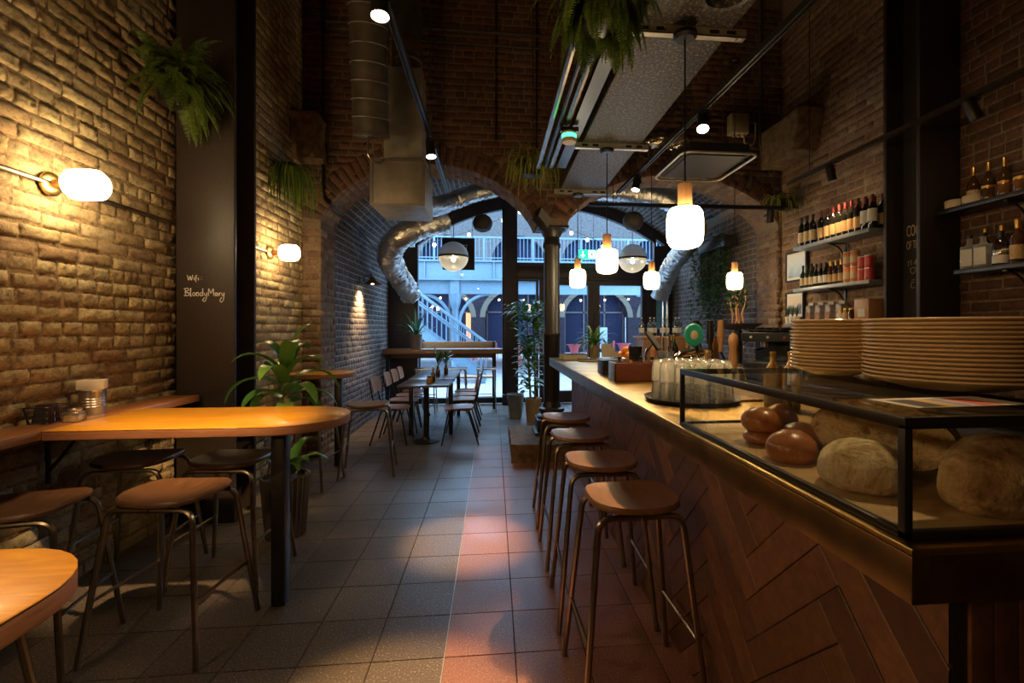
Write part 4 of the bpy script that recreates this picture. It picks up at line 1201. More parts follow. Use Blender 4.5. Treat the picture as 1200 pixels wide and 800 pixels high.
track('black lighting track over the left aisle beside the dark spiral duct', (-.49, 1.3, 2.955), (-.50, 5.3, 2.965))
track('long lighting track running beside the big speckled duct', (1.37, 1.2, 2.85), (1.425, 5.3, 3.0))
track('cross lighting track in front of the right arch', (1.03, 5.02, 2.785), (3.26, 5.02, 2.80), w=.022)
track('steel-blue lighting track above the wine shelves', (3.2, 1.9, 3.0), (3.2, 4.86, 3.02), 'gunmetal')
def head(lab, x, y, z, target, watt, ang=34, col=WARM):
    t = thing('track_spotlight', lab, 'spotlight', (x, y, z), 0, 'black spotlights on the tracks')
    d = (Vector(target) - Vector((x, y, z - .09))).normalized()
    q = d.to_track_quat('-Z', 'Y').to_matrix().to_4x4()
    MB().box(-.02, .02, -.045, .045, -.040, -.0305).build('adapter', M['black_metal'], t)
    MB().tube(fillet([(0, .0, -.028), (.045, 0, -.05), (.045, 0, -.09)], .02), .006, 6).build('yoke', M['black_metal'], t)
    b = MB(); b.lathe([(0, .075), (.032, .075), (.036, .07), (.038, -.062), (.042, -.07), (.038, -.072), (.034, -.058)], 24)
    bd = b.build('lamp_head', M['black_metal'], t, (0, 0, -.09)); bd.rotation_euler = q.to_euler()
    ln = MB(); ln.lathe([(.0370, -.0690), (.0, -.0705)], 24); l = ln.build('lens', M['spot_face'], bd)
    p = Vector((x, y, z - .09)) + d * .09
    spot('spotlight_beam', p, target, watt, ang)
    return t
head('spotlight on the left track nearest the camera, aimed down at the floor', -.49, 2.10, 2.955, (-.36, 1.74, 0), 210, 25)
head('spotlight far along the left track beside the grey box duct', -.495, 3.80, 2.96, (-.20, 3.25, 0), 210, 21)
head('spotlight on the track by the speckled duct, under the cream junction box', 1.392, 3.02, 2.915, (1.0, 2.25, 1.11), 130, 44)
head('spotlight at the far end of the track by the speckled duct', 1.413, 4.55, 2.968, (1.0, 4.2, 1.11), 50, 44)
head('small spotlight at the wall end of the cross track', 3.10, 5.02, 2.80, (3.3, 5.45, 1.6), 4, 50)
head('spotlight on the steel-blue track above the wine bottles', 3.2, 4.2, 3.015, (3.50, 4.30, 2.0), 20, 70)
head('spotlight on the steel-blue track above the spirit bottles', 3.2, 2.87, 3.006, (3.72, 2.85, 2.0), 3, 50)
head('spotlight on the left track just above the picture, aimed at the long orange table', -.488, 1.55, 2.952, (-1.55, 2.76, .96), 200, 31)
head('spotlight on the left track above the picture edge, aimed at the near table corner', -.488, 1.40, 2.952, (-1.15, .85, .96), 55, 34)
head('added unseen spotlight on the speckled-duct track, lighting the plates and bread case', 1.378, 1.55, 2.859, (.95, 1.15, 1.25), 22, 40)  # added spotlight out of view, brightens the plate stacks and bread

# ------------------------------------------------------------------ air ducts on the left
t = thing('spiral_duct', 'dark spiral-seamed air duct hanging down with an open end', 'duct', (-1.125, 4.5, 3.215))
ax = Vector((.04, -.30, 1.05)).normalized()
qm = ax.to_track_quat('Z', 'Y').to_matrix().to_4x4()
b = MB(); r0 = .158; L = 2.9
prof = [(.118, 0.03), (.118, 0), (r0, 0), (r0 + .006, .004), (r0 + .006, .03), (r0, .034)]
L = 2.25
z = .16
while z < L:
    prof += [(r0, z - .008), (r0 + .006, z - .003), (r0 + .006, z + .003), (r0, z + .008)]; z += .148
prof += [(r0, L)]
b.lathe(prof, 36, M=qm); b.build('duct_body', M['duct_dark'], t)
z = .16
while z < L:
    MB().lathe([(r0 + .0055, z - .0035), (r0 + .0085, z), (r0 + .0055, z + .0035)], 36, M=qm).build('seam_ring', M['galv'], t); z += .148
b = MB()
for r in (.112, .078, .044): b.lathe([(r, .012), (r + .006, .006), (r, 0), (r - .012, .006), (r - .012, .012)], 28, M=qm)
b.lathe([(.03, .012), (.02, -.004), (0, -.008)], 20, M=qm); b.lathe([(.117, .02), (0, .02)], 28, M=qm)
b.build('diffuser_cone', M['black_metal'], t)
b = MB(); b.tube(fillet([(-.02, -.05, .05), (-.02, -.05, -.2), (.06, .02, -.24), (.10, .07, -.17)], .08), .010, 6); b.build('loop_cable', M['steel'], t)
t = thing('air_handling_box', 'grey sheet-metal air box with pale edges below the spiral duct', 'duct', (-.91, 4.98, 2.62))
b = MB(); b.box(-.245, .245, -.36, .30, 0, .44, b=.004); b.build('box_body', M['galv'], t)
b = MB()
for x in (-.245, .245):
    b.box(x - .012, x + .012, -.372, -.360, -.004, .444)
b.box(-.233, .233, -.372, -.361, -.004, .02); b.box(-.233, .233, -.372, -.361, .42, .444); b.build('edge_trim', M['steel'], t)
for x in (-.22, .22): MB().tube([(x, .27, .44), (x, .27, 2.97)], .006, 5).build('hanger_rod', M['steel'], t)
b = MB(); b.box(-.20, .18, -.05, .25, .441, 1.50, b=.003); b.box(-.23, .22, -.08, .32, .52, .56); b.build('riser_duct', M['galv'], t)
b = MB(); b.lathe([(.15, 1.501), (.15, 1.62), (.16, 1.63), (.16, 1.66), (.15, 1.67), (.15, 2.99)], 28, M=Matrix.Translation((-.0, .12, 0))); b.build('round_riser', M['duct_dark'], t)
b = MB(); b.lathe([(.152, 1.70), (.156, 1.72), (.156, 1.84), (.152, 1.86)], 28, M=Matrix.Translation((-.0, .12, 0))); b.build('brass_collar', M['brass'], t)
def foil(name, lab, pts, r, seed):
    rnd = random.Random(seed)
    P = fillet(pts, .3, 6)
    # resample with corrugations
    Q = [P[0]]; rr = []
    out = []
    for i in range(len(P) - 1):
        d = (P[i + 1] - P[i]); k = max(1, int(d.length / .022))
        for j in range(k): out.append(P[i] + d * (j / k))
    out.append(P[-1])
    rs = [r * (1 + (.04 if i % 3 == 0 else -.02) + (rnd.random() - .5) * .06) for i in range(len(out))]
    o = MB().tube(out, rs, 26)
    for k in range(len(o.v)): o.v[k] = o.v[k] + Vector((rnd.random() - .5, rnd.random() - .5, rnd.random() - .5)) * r * .16
    o = o.build(name, M['foil'], auto=False)
    return o
fl = foil('ventilation_duct', '', [(-.80, 5.36, 2.80), (-.70, 6.3, 3.05), (-.30, 6.55, 3.30), (.45, 6.6, 3.50)], .115, 2)
tag(fl, 'silver foil duct running from the grey air box up under the vault', 'duct', 'silver foil ducts')
fl = foil('ventilation_duct', '', [(-.66, 6.78, 2.98), (-.90, 6.70, 2.90), (-1.28, 6.6, 2.72), (-1.50, 6.9, 2.50), (-1.50, 7.5, 2.30), (-1.42, 8.0, 2.10), (-1.38, 8.15, 1.98)], .165, 3)
tag(fl, 'fat silver foil duct bending down the dark brick wall by the window', 'duct', 'silver foil ducts')
fl = foil('ventilation_duct', '', [(1.30, 6.6, 3.42), (1.9, 6.6, 3.42), (2.35, 6.5, 3.34), (2.75, 6.45, 3.12), (2.96, 6.6, 2.86), (2.98, 7.1, 2.70), (2.96, 7.6, 2.50), (2.98, 8.0, 2.22), (2.95, 8.15, 2.0)], .15, 4)
tag(fl, 'silver foil duct arching down beside the ivy at the glass doors', 'duct', 'silver foil ducts')

# ------------------------------------------------------------------ big speckled duct over the bar
def speckle(name):
    m, nt, bs, out = newmat(name)
    mp = coords(nt)
    n = nd(nt, 'ShaderNodeTexNoise', Scale=55., Detail=3., Roughness=.7)
    nt.links.new(mp.outputs[0], n.inputs['Vector'])
    r = ramp(nt, [(.44, (.035, .03, .028)), (.56, (.10, .09, .08)), (.66, (.34, .30, .25))])
    nt.links.new(n.outputs['Fac'], r.inputs['Fac']); nt.links.new(r.outputs['Color'], bs.inputs['Base Color'])
    bs.inputs['Roughness'].default_value = .45
    bump(nt, bs, n.outputs['Fac'], .9, .01)
    return m
M['speckle'] = speckle('foil_faced_insulation')
t = thing('insulated_duct', 'big dark speckled duct running over the bar on steel channels', 'duct', (.985, 1.0, 2.985))
MB().box(-.245, .245, 0, 4.45, 0, .36, b=.01).build('duct_body', M['speckle'], t)
for y in (1.33, 2.86, 4.18):
    b = MB()
    b.box(-.31, .31, y - .022, y + .022, -.045, -.040); b.box(-.31, .31, y - .022, y - .017, -.045, -.002); b.box(-.31, .31, y + .017, y + .022, -.045, -.002)
    b.build('support_channel', M['zinc'], t)
    for x in (-.265, .265): MB().tube([(x, y, -.05), (x, y, 2.61)], .005, 5).build('threaded_rod', M['steel'], t)
    for x in (-.23, -.14, .14, .23): MB().box(x - .025, x + .025, y - .0228, y - .0221, -.033, -.014).build('channel_slot', M['black_plastic'], t)
b = MB(); b.lathe([(.10, 0), (.115, -.012), (.125, -.03), (.115, -.045), (.095, -.04), (.085, -.01), (.08, 0), (0, 0)], 32, M=Matrix.Translation((0.06, 1.02, 0))); b.build('round_vent', M['speckle'], t)
# pipes beside it
gp = 'dark pipes beside the speckled duct'
for i, (x, z, r, w) in enumerate(((.43, 2.985, .024, 'blue-lit dark pipe farthest from the speckled duct'), (.495, 2.985, .016, 'thin dark pipe between two thicker pipes'), (.555, 3.00, .026, 'dark pipe closest to the speckled duct'))):
    pipe('ceiling_pipe', w, [(x, 1.6, z), (x, 4.5, z + .01)], r, M['gunmetal'] if i != 1 else M['black_metal'], group=gp)
t = thing('cable_tray', 'black cable tray between the pipes and the speckled duct', 'tray', (.652, 1.6, 2.99))
b = MB(); b.box(-.045, .045, 0, 2.9, 0, .006); b.box(-.045, -.041, 0, 2.9, .006, .05); b.box(.041, .045, 0, 2.9, .006, .05); b.build('tray_body', M['black_metal'], t)
for k in range(3): MB().tube([(-.025 + k * .022, .02, .014), (-.02 + k * .018, 1.4, .016), (-.025 + k * .022, 2.88, .014)], .007, 6).build('cable', M['black_plastic'], t)
t = thing('emergency_light', 'small cylinder lamp glowing green among the ceiling pipes', 'light', (.575, 3.55, 2.955))
MB().lathe([(.052, -.095), (.055, -.09), (.055, -.02), (.050, -.015), (0, -.015)][::-1], 24).build('lamp_body', M['cream'], t)
MB().lathe([(.0556, -.066), (.0556, -.036)], 24).build('green_band', glow('green_led', (.05, 1., .30), 1.6), t)
MB().box(-.07, .07, -.02, .02, -.014, .02).build('mount', M['black_metal'], t)
o = MB().ball((0, 0, 0), .115, 22, 14, (1.45, .7, .62), nz=lambda d: .25 * math.sin(d.x * 9) * math.sin(d.y * 11 + 1) + .12 * math.sin(d.z * 17)).build('foil_wrap', M['vinyl_foil'], loc=(1.475, 3.9, 3.06), auto=False)
tag(o, 'crumpled foil lump on the end of the steel channel', 'insulation')
pipe('foil_hose', 'thin brown hose rising from the crumpled foil lump', [(1.58, 3.9, 3.14), (1.63, 3.9, 3.18), (1.64, 3.9, 3.35)], .016, M['copper'])

t = thing('ceiling_cassette', 'square dark ceiling air unit with a pale rounded pipe frame', 'air conditioner', (1.98, 4.30, 2.985))
MB().prism(rrect(-.30, .30, -.33, .35, .05, 5), .0, .09).build('unit_body', M['black_board'], t)
MB().prism(rrect(-.26, .26, -.29, .31, .02, 4), -.008, -.001).build('filter_panel', M['black_paint'], t)
MB().tube([(x, y, -.012) for x, y in rrect(-.345, .345, -.38, .40, .09, 6)], .011, 8, closed=True).build('pipe_frame', M['zinc'], t)
for x in (-.3, .3): MB().tube([(x, .2, .22), (x, .2, 2.62)], .006, 5).build('hanger_rod', M['steel'], t)
t = thing('junction_box', 'cream junction box high on the brick above the right arch', 'box', (2.93, 5.40, 3.77))
MB().box(-.11, .11, -.05, .075, 0, .24, b=.01).build('box_body', M['cream'], t)
MB().box(-.10, .10, -.062, -.051, .01, .23, b=.004).build('lid', M['cream'], t)
b = MB()
for x in (-.06, 0, .06): MB().lathe([(.018, -.0005), (.018, -.03), (.012, -.035), (0, -.035)][::-1], 12, M=Matrix.Translation((x, 0, 0))).build('cable_gland', M['cream'], t)
pass
pipe('junction_cable', 'pale cable looping out below the cream junction box', [(3.01, 5.41, 3.728), (3.015, 5.42, 3.68), (3.14, 5.46, 3.66), (3.185, 5.472, 3.75), (3.19, 5.472, 3.95)], .010, M['cream'])
pipe('wall_conduit', 'upright pipe running high up beside the cream junction box', [(3.24, 5.45, 3.66), (3.24, 5.45, 5.5)], .022, M['duct_dark'])
pipe('wall_conduit', 'thin conduit turning round the right arch above the wine shelf', [(2.98, 5.455, 3.47), (3.42, 5.455, 3.47), (3.42, 5.455, 2.90), (3.28, 5.455, 2.80)], .010, M['gunmetal'])
pipe('wall_conduit', 'long black upright conduit on the brick left of the spiral duct', [(-1.89, 5.46, 5.5), (-1.89, 5.46, 2.90), (-1.80, 5.46, 2.80), (-1.80, 6.2, 2.80), (-1.80, 8.6, 2.55)], .016, M['black_metal'])
pipe('wall_conduit', 'thin black upright conduit on the brick above the left arch', [(.03, 5.462, 5.5), (.03, 5.462, 3.62)], .009, M['black_metal'])
pipe('wall_conduit', 'thin black upright conduit on the brick above the hanging planter box', [(.50, 5.462, 5.5), (.50, 5.462, 3.1)], .009, M['black_metal'])
pipe('wall_conduit', 'upper horizontal pipe high across the brick above the left arch', [(-1.85, 5.44, 4.86), (1.6, 5.44, 4.82)], .02, M['duct_dark'])
pipe('wall_conduit', 'lower horizontal pipe high across the brick above the left arch', [(-1.85, 5.45, 4.72), (.75, 5.45, 4.69)], .012, M['duct_dark'])
for x in (2.92, 3.0):
    pipe('riser_pipe', 'upright pale pipe by the glass doors, %s the ivy' % ('farther from' if x < 2.95 else 'nearer to'), [(x + .32, 8.75, 0), (x + .32, 8.75, 2.7)], .018, M['steel'], group='riser pipes by the doors')

# ------------------------------------------------------------------ iron column
t = thing('iron_column', 'round black iron column on a rough stone block where the arches meet', 'column', (.705, 5.66, .20))
MB().lathe([(.098, .36), (.098, 1.15), (.104, 1.16), (.104, 1.19), (.097, 1.20), (.094, 2.20), (.108, 2.22), (.108, 2.26), (.094, 2.28), (.094, 2.36)], 32).build('shaft', M['iron_paint'], t)
b = MB(); b.box(-.19, .19, -.19, .19, 0.02, .17, b=.008); b.box(-.22, .22, -.22, .22, 0.0, .03, b=.006)
b.lathe([(.18, .17), (.185, .19), (.17, .21), (.145, .22), (.14, .24), (.155, .26), (.15, .285), (.115, .30), (.105, .34), (.098, .365)], 36); b.build('column_base', M['iron_paint'], t)
b = MB(); b.lathe([(.094, 2.34), (.11, 2.36), (.13, 2.40), (.16, 2.42), (.165, 2.44)], 32); b.box(-.185, .185, -.16, .16, 2.435, 2.458); b.build('capital', M['iron_paint'], t)
bm = bmesh.new(); bmesh.ops.create_cube(bm, size=1); bmesh.ops.subdivide_edges(bm, edges=bm.edges[:], cuts=6, use_grid_fill=True)
for v in bm.verts:
    p = v.co.copy(); v.co = Vector((.60 + p.x * .80, 5.55 + p.y * .98, .1 + p.z * .198))
    f = Vector((hnoise(p.x, p.y, p.z) - .5, hnoise(p.y, p.z, p.x) - .5, hnoise(p.z, p.x, p.y) - .5)) * .028
    if p.z < -.49 or p.z > .49: f.z = 0 if p.z < -.49 else -abs(f.z)
    v.co += f
c = MB().frombm(bm, 0, True); bm.free()
tag(c.build('stone_block', M['stone']), 'rough stone block carrying the iron column on the pink tiles', 'stone block')
t = thing('wall_speaker', 'small flat black speaker tilted at the top of the iron column', 'speaker', (.56, 5.36, 2.70), R(30))
MB().box(-.09, .09, -.035, .06, -.09, .09, b=.008).build('cabinet', M['black_plastic'], t, rot=(R(-25), R(38), 0))
MB().box(-.085, .085, -.040, -.0355, -.085, .085).build('grille', M['pot_grey'], t, rot=(R(-25), R(38), 0))
MB().tube([(0, .04, 0), (.03, .13, .05)], .012, 6).build('bracket', M['black_metal'], t)

# ------------------------------------------------------------------ big globes at the window
def globe_lamp(lab, x, y, z, r):
    t = thing('globe_pendant', lab, 'lamp', (x, y, z), 0, 'half-frosted globe pendants at the window')
    MB().lathe([(r * math.cos(R(a)), r * math.sin(R(a))) for a in range(2, 91, 8)], 36).build('upper_dome', M['opal_half'], t, auto=False)
    MB().lathe([(r * math.cos(R(a)), r * math.sin(R(a))) for a in range(-84, -1, 8)], 36).build('lower_dome', M['smoke_glass'], t, auto=False)
    MB().lathe([(r * 1.015, -.014), (r * 1.015, .014), (r * .96, .014), (r * .96, -.014), (r * 1.015, -.014)], 36).build('band', M['black_metal'], t)
    MB().ball((0, 0, -.05), .035, 14, 10).build('bulb', glow('globe_bulb', (1, .78, .45), 16.), t)
    MB().tube([(0, 0, r), (0, 0, warch(x, 4.19) - z)], .006, 6).build('cord', M['black_plastic'], t)
globe_lamp('big half-frosted globe pendant in the left shop window', -.655, 7.9, 2.63, .245)
globe_lamp('big half-frosted globe pendant above the glass doors, behind the bar lamps', 2.38, 7.9, 2.64, .245)
def sphere_speaker(lab, x, y, z, r):
    t = thing('sphere_speaker', lab, 'speaker', (x, y, z), 0, 'hanging brown sphere speakers')
    MB().ball((0, 0, 0), r, 28, 18, (1, 1, .92)).build('shell', M['duct_dark'], t, auto=False)
    MB().lathe([(r * .62, -r * .74), (r * .66, -r * .72), (r * .3, -r * .86), (0, -r * .88)][::-1], 24).build('grille', M['black_metal'], t)
    MB().tube([(0, 0, r * .9), (0, 0, warch(x, 4.19) - z)], .006, 6).build('cord', M['black_plastic'], t)
sphere_speaker('brown sphere speaker hanging in the left shop window', -.165, 7.4, 3.08, .155)
sphere_speaker('brown sphere speaker hanging above the glass doors', 2.09, 6.9, 3.05, .155)
t = thing('exit_sign', 'green exit sign with white running figure and arrow above the doors', 'sign', (1.76, 8.72, 2.83))
MB().box(-.165, .165, -.012, .012, -.085, .085, b=.004).build('sign_panel', glow('exit_green', (.02, .50, .27), .8), t)
w = glow('exit_white', (.85, 1, .92), .9)
b = MB(); b.box(.02, .15, -.0145, -.0125, -.072, .072); b.build('door_panel', w, t)
b = MB(); b.box(-.10, -.075, -.0145, -.0125, -.02, .055); b.add([(-.135, -.0145, -.015), (-.04, -.0145, -.015), (-.0875, -.0145, -.065)], [(0, 1, 2)]); b.build('arrow', w, t)
b = MB(); g_ = -.016
b.ball((.075, g_, .045), .014, 10, 6, (1, .1, 1)); b.tube([(.07, g_, .028), (.078, g_, -.005), (.10, g_, -.03), (.095, g_, -.058)], .008, 5); b.tube([(.078, g_, -.005), (.06, g_, -.03), (.04, g_, -.035)], .007, 5); b.tube([(.045, g_, .01), (.07, g_, .022), (.10, g_, .0)], .006, 5)
b.build('running_figure', M['green_badge'], t, auto=False)
for x in (-.12, .12): MB().tube([(x, 0, .085), (x, 0, warch(1.76 + x, 4.19) - 2.83)], .003, 5).build('wire', M['black_metal'], t)
t = thing('hanging_board', 'black square board with white strokes hanging behind the globe in the window', 'sign', (-.63, 8.72, 2.80))
MB().box(-.29, .29, -.02, .02, -.29, .29, b=.004).build('board', M['black_board'], t)
strokes(t, 'white_mark', [[(0, 1), (2.6, 1)], [(1.7, .9), (1.9, .1), (2.1, .6), (2.3, .1), (2.5, .9)]], (-.15, -.0215, .04), (1, 0, 0), (0, 0, 1), .12, .008, M['white'])
for x in (-.25, .25): MB().tube([(x, 0, .29), (x, 0, warch(-.63 + x, 4.19) - 2.80)], .004, 5).build('wire', M['black_metal'], t)
b = MB(); b.box(3.175, 3.42, 8.93, 8.948, 1.42, 2.05, b=.003)
tag(b.build('blue_window_panel', M['window_blue']), 'plain blue panel standing in for a small window beside the doors', 'board')  # opaque panel for a small window, daylight put into its blue colour

# added fill lights out of view, brightening the near bar and tables
point('added_fill_light', (-2.2, -1.11, 2.222), 16, (1., .62, .28), .08)
point('added_fill_light', (-2.2, .84, 2.222), 9, (1., .66, .32), .08)
# ------------------------------------------------------------------ plants
def frond(mb, base, az, el, L, droop, wid, n=13, mi=0, rnd=random):
    """one fern frond: arching spine with paired leaflets"""
    p = Vector(base); d = Vector((math.cos(az) * math.cos(el), math.sin(az) * math.cos(el), math.sin(el)))
    pts = []; st = L / n
    for i in range(n + 1):
        pts.append((p.copy(), d.copy()))
        p = p + d * st
        d = (d + Vector((0, 0, -droop * (.4 + i / n)))).normalized()
    for i in range(n):
        p, d = pts[i]
        q = pts[i + 1][0]
        side = d.cross(Vector((0, 0, 1)))
        side = side.normalized() if side.length > 1e-3 else Vector((1, 0, 0))
        up = side.cross(d).normalized()
        w = wid * (math.sin(PI * min(1, (i + .8) / n)) ** .7) * (1.1 - .6 * i / n)
        for s in (-1, 1):
            for h in (0, .5):
                b0 = p.lerp(q, h); b1 = p.lerp(q, h + .27)
                tip = b0.lerp(b1, .9) + side * s * w + up * (-.15 * w) + d * w * .25
                m1 = b0 + side * s * w * .55 - d * .0; m2 = b1 + side * s * w * .6 + d * w * .12
                mb.add([b0, m1, tip, m2, b1], [(0, 1, 2, 3, 4)], mi, False)
    mb.tube([p for p, _ in pts], .0022, 4, mi)
def blade(mb, base, az, el, L, droop, wid, n=8, mi=0, fold=.25, tw=0., prof=None):
    """one strap or oval leaf"""
    p = Vector(base); d = Vector((math.cos(az) * math.cos(el), math.sin(az) * math.cos(el), math.sin(el)))
    st = L / n; vs = []; fs = []
    for i in range(n + 1):
        t = i / n
        side = d.cross(Vector((0, 0, 1)))
        side = side.normalized() if side.length > 1e-3 else Vector((math.sin(az), -math.cos(az), 0))
        up = side.cross(d).normalized()
        if tw: side, up = side * math.cos(tw) + up * math.sin(tw), up * math.cos(tw) - side * math.sin(tw)
        w = wid * (prof(t) if prof else (math.sin(PI * min(1, .06 + .94 * t)) ** .65) * (1 - .25 * t) + .02)
        vs += [p + side * w + up * w * fold, p.copy(), p - side * w + up * w * fold]
        p = p + d * st
        d = (d + Vector((0, 0, -droop * (.3 + 1.2 * t)))).normalized()
    for i in range(n):
        a = i * 3
        fs += [(a, a + 1, a + 4, a + 3), (a + 1, a + 2, a + 5, a + 4)]
    mb.add(vs, fs, mi, True)
def fern(lab, loc, n, L, seed, pot='hanging_pot', wid=.045, elr=(-25, 55), azr=(0, 360), droop=.16, group='hanging ferns', mat='fern', potmat='black_metal', pr_=.09):
    rnd = random.Random(seed)
    t = thing('hanging_fern', lab, 'plant', loc, 0, group)
    b = MB()
    for i in range(n):
        az = R(azr[0] + (azr[1] - azr[0]) * rnd.random()); el = R(elr[0] + (elr[1] - elr[0]) * rnd.random())
        frond(b, (.05 * math.cos(az), .05 * math.sin(az), .02 * rnd.random()), az, el, L * (.65 + .5 * rnd.random()), droop * (.7 + .6 * rnd.random()), wid * (.8 + .4 * rnd.random()), 16)
    b.build('fronds', M[mat], t, weld=False, auto=False)
    MB().lathe([(pr_ * .7, -.15), (pr_ * .8, -.148), (pr_, -.01), (pr_ * 1.04, 0), (pr_ * .95, 0), (pr_ * .9, -.02), (0, -.02)], 20).build(pot, M[potmat], t)
    return t
f = fern('bushy fern hanging high on the pale brick by the black column', (-2.16, 3.40, 3.10), 100, .37, 1, azr=(-115, 100), wid=.06, droop=.17, elr=(-45, 75))
MB().tube([(0, 0, 0), (-.19, 0, .0)], .012, 6).build('wall_arm', M['black_metal'], f)
f = fern('big fern hanging from the ceiling beside the speckled duct', (.45, 1.95, 2.86), 90, .30, 2, elr=(-70, 15), droop=.22, wid=.055)
MB().tube([(0, 0, -.02), (0, 0, 2.73)], .004, 5).build('hanging_wire', M['black_metal'], f)
def trailing(lab, loc, n, L, seed, box=None, spread=.1, mat='leaf_yellow', wid=.008, group='trailing hanging plants', out=.35):
    rnd = random.Random(seed)
    t = thing('trailing_plant', lab, 'plant', loc, 0, group)
    b = MB()
    for i in range(n):
        az = rnd.random() * 2 * PI
        x, y = spread * (rnd.random() - .5) * 2, spread * (rnd.random() - .5) * 1.2
        blade(b, (x, y, .02), az, R((60 if out < .9 else 20) * rnd.random()), L * (.6 + .6 * rnd.random()), out * (.7 + .7 * rnd.random()), wid, 9, fold=.1)
    b.build('strands', M[mat], t, weld=False, auto=False)
    if box: MB().box(-box[0], box[0], -box[1], box[1], -box[2], .015, b=.006).build('planter_box', M['black_metal'], t)
    return t
f = trailing('grassy plant spilling from a black box at the top of the iron column', (.40, 4.74, 3.10), 190, .42, 4, (.10, .08, .12), .09, out=.75)
MB().tube([(0, 0, .0), (0, 0, 2.5)], .004, 5).build('hanging_wire', M['black_metal'], f)
f = trailing('thin dark trailing plant on the pale brick before the left arch', (-2.03, 4.86, 3.02), 210, .56, 5, (.09, .07, .08), .075, 'fern', .008, out=1.3)
f = trailing('grassy plant hanging above the farthest wine bottles', (3.36, 5.16, 2.92), 120, .30, 6, (.10, .08, .10), .09, out=.8)
MB().tube([(0, 0, -.08), (.17, 0, -.08)], .008, 5).build('wall_bracket', M['black_metal'], f)

# large corn plant in the fluted pot behind the long table
t = thing('potted_plant', 'tall broad-leaved plant in a dark fluted pot behind the long orange table', 'plant', (-1.45, 3.46, 0))
rib = lambda a, z: .03 * math.cos(26 * a)
MB().lathe([(.12, .0), (.125, .01), (.155, .40), (.158, .42), (.145, .42), (.14, .38), (0, .38)], 104, rib=rib).build('fluted_pot', M['pot_fluted'], t)
MB().lathe([(.138, .385), (.05, .40), (0, .40)], 20).build('soil', M['soil'], t)
MB().tube([(0, 0, .38), (.01, 0, .8), (.0, .01, 1.12)], [.028, .026, .022], 10).build('stem', M['stem'], t)
rnd = random.Random(12); b = MB()
for i in range(17):
    az = i * 2.4 + .5; el = R(72 - 4.2 * i + 14 * rnd.random())
    blade(b, (0, 0, 1.16 - i * .016), az, el, .36 + .13 * rnd.random(), .27 + .10 * rnd.random(), .058, 10, fold=.28)
b.build('upper_leaves', M['leaf'], t, weld=False, auto=False)
b = MB()
for i in range(9):
    az = i * .85 - 1.6 + rnd.random() * .3
    blade(b, (.02 * math.cos(az), .02 * math.sin(az), .40), az, R(72 - 6 * (i % 3)), .30 + .10 * rnd.random(), .30, .046, 10, fold=.3)
b.build('lower_leaves', M['leaf'], t, weld=False, auto=False)

def pot(mb, r, h, k=.8): mb.lathe([(r * k, 0), (r * k, .005), (r, h - .01), (r * 1.03, h), (r * .92, h), (r * .88, h * .85), (0, h * .85)], 24); return mb
# climbing plant in front of the glass, beside the iron column
t = thing('potted_plant', 'tall climbing plant in a tan pot by the glass door, left of the iron column', 'plant', (.62, 7.3, 0))
pot(MB(), .13, .36).build('pot', M['pot_tan'], t)
for dx in (-.04, .03): MB().tube([(dx, 0, .3), (dx * 1.5 - .02, .02, 1.0), (dx - .05, 0, 1.75)], [.018, .014, .008], 8).build('stem', M['stem'], t)
rnd = random.Random(21); b = MB()
for i in range(320):
    z = .45 + 1.4 * rnd.random() ** .75; az = rnd.random() * 2 * PI
    rr = .05 + .07 * rnd.random() + (.13 * rnd.random() if z > 1.35 else 0)
    blade(b, (-.05 + rr * math.cos(az), rr * math.sin(az), z), az, R(50 - 70 * rnd.random()), .12 + .08 * rnd.random(), .25, .036, 5, fold=.25)
for i in range(14):
    az = rnd.random() * 2 * PI; blade(b, (-.16, 0, 1.7), az, R(40 * rnd.random()), .28 + .12 * rnd.random(), .22, .03, 7, fold=.25)
b.build('leaves', M['leaf'], t, weld=False, auto=False)
t = thing('metal_bucket', 'grey metal bucket with a rim behind the tan plant pot', 'bucket', (.36, 7.62, 0))
MB().lathe([(.10, 0), (.105, .004), (.135, .37), (.142, .38), (.13, .38), (.10, .02), (0, .02)], 28).build('bucket_body', M['galv'], t)
MB().tube([(.137 * math.cos(R(a)), .137 * math.sin(R(a)), .34 - .10 * math.sin(R(a))) for a in range(0, 181, 15)], .005, 6).build('bucket_handle', M['steel'], t)
t = thing('potted_plant', 'strappy plant in a grey pot at the wall end of the window counter', 'plant', (-1.36, 8.50, 1.0755))
pot(MB(), .11, .26, .85).build('pot', M['pot_grey'], t)
rnd = random.Random(5); b = MB()
for i in range(30):
    az = i * 2.4; blade(b, (.02 * math.cos(az), .02 * math.sin(az), .25), az, R(80 - 2.1 * i), (.38 + .14 * rnd.random()) * (.55 if math.sin(az) > .25 else 1), .14, .022, 9, fold=.3)
b.build('leaves', M['leaf_dark'], t, weld=False, auto=False)
t = thing('potted_plant', 'arching plant in a tan pot standing on the bar end', 'plant', (1.13, 5.2, BZ))
pot(MB(), .058, .15, .85).build('pot', M['pot_tan'], t)
rnd = random.Random(8); b = MB()
for i in range(34):
    az = i * 2.4; blade(b, (.01 * math.cos(az), .01 * math.sin(az), .145), az, R(80 - 2.0 * i), .22 + .12 * rnd.random(), .32, .021, 8, fold=.25)
b.build('leaves', M['leaf'], t, weld=False, auto=False)
